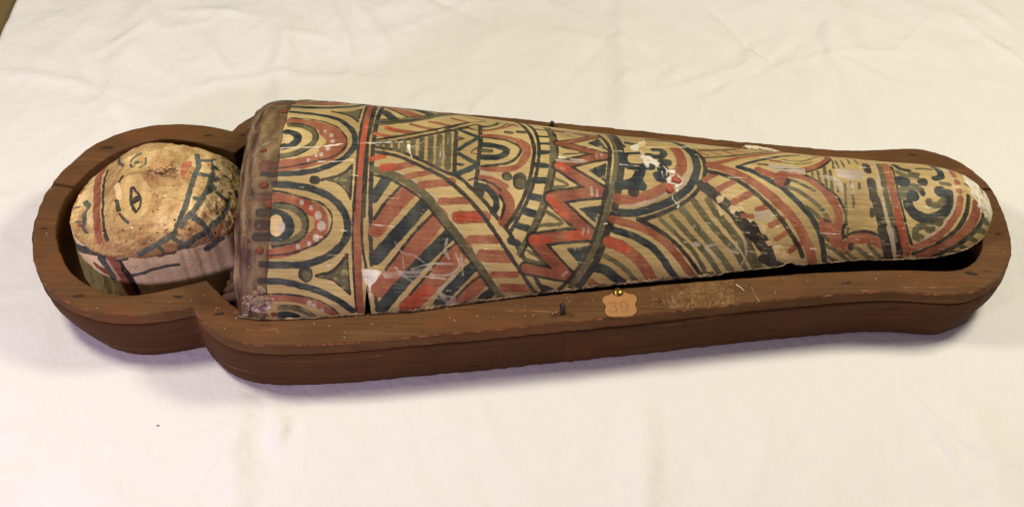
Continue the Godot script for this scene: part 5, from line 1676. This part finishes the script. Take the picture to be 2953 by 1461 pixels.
func build_small_things() -> void:
	# the number tag and its tack
	var flat := [-15.6, -16.1, -18.9, -13.2, -20.6, -8.9, -19.3, -4.7, -16.7, 0, -17.4, 3.8, -18.2, 8.5, -16.4, 13.6, -11.8, 16.8, -2.8, 16.7, 6.2, 16.2, 13.4, 15.4, 18.3, 11.9, 20.7, 6.3, 19.9, 2, 18.8, -1.9, 20.1, -5.5, 21.7, -11.2, 20.2, -15.9, 17, -18.3, 11.6, -19.7, 8, -21.5, 4.5, -24.4, -0.5, -26.3, -5.8, -23.3, -9.2, -19.5, -12.6, -17.1]
	var out := PackedVector2Array()
	for i in range(0, flat.size(), 2):
		out.append(Vector2(flat[i], flat[i + 1]) * 0.001)
	var smooth := PackedVector2Array()
	for i in out.size():
		var n := out.size()
		for s in 4:
			smooth.append(out[i].cubic_interpolate(out[(i + 1) % n], out[(i + n - 1) % n], out[(i + 2) % n], s / 4.0))
	var tag_ := thing("number_tag", "tan scalloped paper tag marked 39 tacked to the near rim", "tag", Vector3(0.1208, RIM + 0.0006, 0.1525))
	put("paper", plate(smooth, 0.0009, 0.0002), matte(Color8(166, 120, 72), 0.85, 0.25), tag_)
	var tm := TextMesh.new()
	tm.text = "39"
	var font := SystemFont.new()
	font.font_names = PackedStringArray(["Droid Serif"])
	font.font_weight = 700
	tm.font = font
	tm.font_size = 64
	tm.pixel_size = 0.00036
	tm.depth = 0.0002
	var num := put("number", tm, matte(Color8(148, 103, 61), 0.9), tag_, Vector3(-0.0008, 0.00095, 0.0015))
	num.rotation_degrees = Vector3(-90, 3, 0)
	var brass := matte(Color8(150, 126, 66), 0.28)
	brass.metallic = 0.85
	var tack := thing("brass_tack", "round brass tack head holding the numbered tag to the rim", "tack", Vector3(0.1199, RIM + 0.0014, 0.1313))
	var pts := PackedVector3Array()
	var uvs := PackedVector2Array()
	for i in 33:
		var a := TAU * i / 32.0
		for j in 13:
			var b := PI * 0.5 * j / 12.0
			pts.append(Vector3(cos(a) * sin(b) * 0.0066, cos(b) * 0.0044 if j < 12 else -0.0002, -sin(a) * sin(b) * 0.0066))
			uvs.append(Vector2(i / 32.0, j / 12.0))
	put("dome", sheet(33, 13, pts, uvs, true), brass, tack)
	put("shank", tube(PackedVector3Array([Vector3(0, 0.001, 0), Vector3(0, -0.006, 0)]), 0.0009, 0.0004), brass, tack)
	# brown wrapped linen showing in the gap at the neck
	var linen := matte(Color8(84, 62, 44), 0.95, 0.2)
	var w := thing("linen_wrapping", "brown wrapped linen bundle in the dark gap between head and cover", "wrapping", Vector3(-0.30, 0.02, 0.03))
	put("bundle", lump(Vector3(0.058, 0.055, 0.135), 0.25, 0.5, 71, 60, 40), linen, w, Vector3(0.0, 0.035, -0.01))
	for k in 6:
		var path := PackedVector3Array()
		for s in 12:
			var a := lerpf(-0.2, 2.4, s / 11.0)
			path.append(Vector3(-0.010 - 0.046 * sin(a) - 0.002 * k, 0.035 + 0.05 * cos(a * 0.9), 0.02 + 0.018 * k + 0.006 * sin(s * 0.9 + k)))
		put("fold", tube(path, 0.007, 0.004, 8), linen, w)
	# dry stalks sticking out at the foot
	var straw := matte(Color8(132, 92, 50), 0.9)
	var f := thing("dry_stalks", "few dry brown stalks poking from under the foot of the cover", "stalks", Vector3(0.528, 0.021, 0.08))
	for k in 7:
		var path := PackedVector3Array()
		for s in 6:
			path.append(Vector3(-0.006 + 0.003 * k + 0.004 * sin(k * 2.0 + s * 0.5), 0.0095 * s, -0.012 + 0.0035 * s + 0.002 * cos(k * 1.7)))
		put("stalk", tube(path, 0.0011, 0.0004, 5), straw, f)
	# bits lying about
	var pale := matte(Color8(226, 214, 180), 0.8)
	var o := put("straw_bit", tube(PackedVector3Array([Vector3(-0.004, 0, -0.004), Vector3(0, 0.0006, 0), Vector3(0.005, 0.0002, 0.006)]), 0.0006, 0.0003, 5), pale, self, Vector3(0.2697, RIM + 0.0009, 0.1211))
	tag(o, "tiny pale straw splinter lying on the near rim beyond the scraped patch", "splinter")
	var speck := matte(Color8(128, 96, 70), 0.9)
	o = put("brown_crumb", lump(Vector3(0.0022, 0.0010, 0.0010), 0.4, 1.0, 5, 12, 8), speck, self, Vector3(-0.4359, -0.0015, 0.2678))
	tag(o, "small brown crumb on the bare cloth in front of the head end", "crumb")
	o = put("wood_sliver", tube(PackedVector3Array([Vector3(-0.001, 0, -0.004), Vector3(0, 0.0005, 0), Vector3(0.0012, 0, 0.004)]), 0.0007, 0.0004, 5), speck, self, Vector3(0.0613, -0.002, 0.2100))
	tag(o, "thin brown sliver of wood on the cloth in front of the long side", "sliver")
	o = put("white_crumb", lump(Vector3(0.0034, 0.0018, 0.003), 0.5, 1.0, 9, 12, 8), pale, self, Vector3(-0.6624, -0.001, -0.193))
	tag(o, "white plaster crumb on the cloth behind the rounded head end", "crumb")
	# pale dust fallen on the rim
	var rng := RandomNumberGenerator.new()
	rng.seed = 90
	var st := SurfaceTool.new()
	st.begin(Mesh.PRIMITIVE_TRIANGLES)
	var oo := half_line(outer, 64, 236)
	var ii := half_line(inner, 64, 236)
	for k in 80:
		var i := rng.randi_range(2, 290)
		if k % 3 == 0: i = rng.randi_range(60, 200)
		var v := oo[i].lerp(ii[i], rng.randf_range(0.12, 0.9))
		if k % 7 == 0: v.y = -v.y
		var r := rng.randf_range(0.0003, 0.0007)
		st.append_from(lump(Vector3(r, r * 0.7, r), 0.4, 1.0, k, 6, 4), 0, Transform3D(Basis(), Vector3(v.x, RIM + 0.0007, v.y)))
	var dust := put("dust_specks", st.commit(), pale)
	dust.set_meta("kind", "stuff")
	tag(dust, "pale specks of plaster dust scattered over the brown rim", "dust")
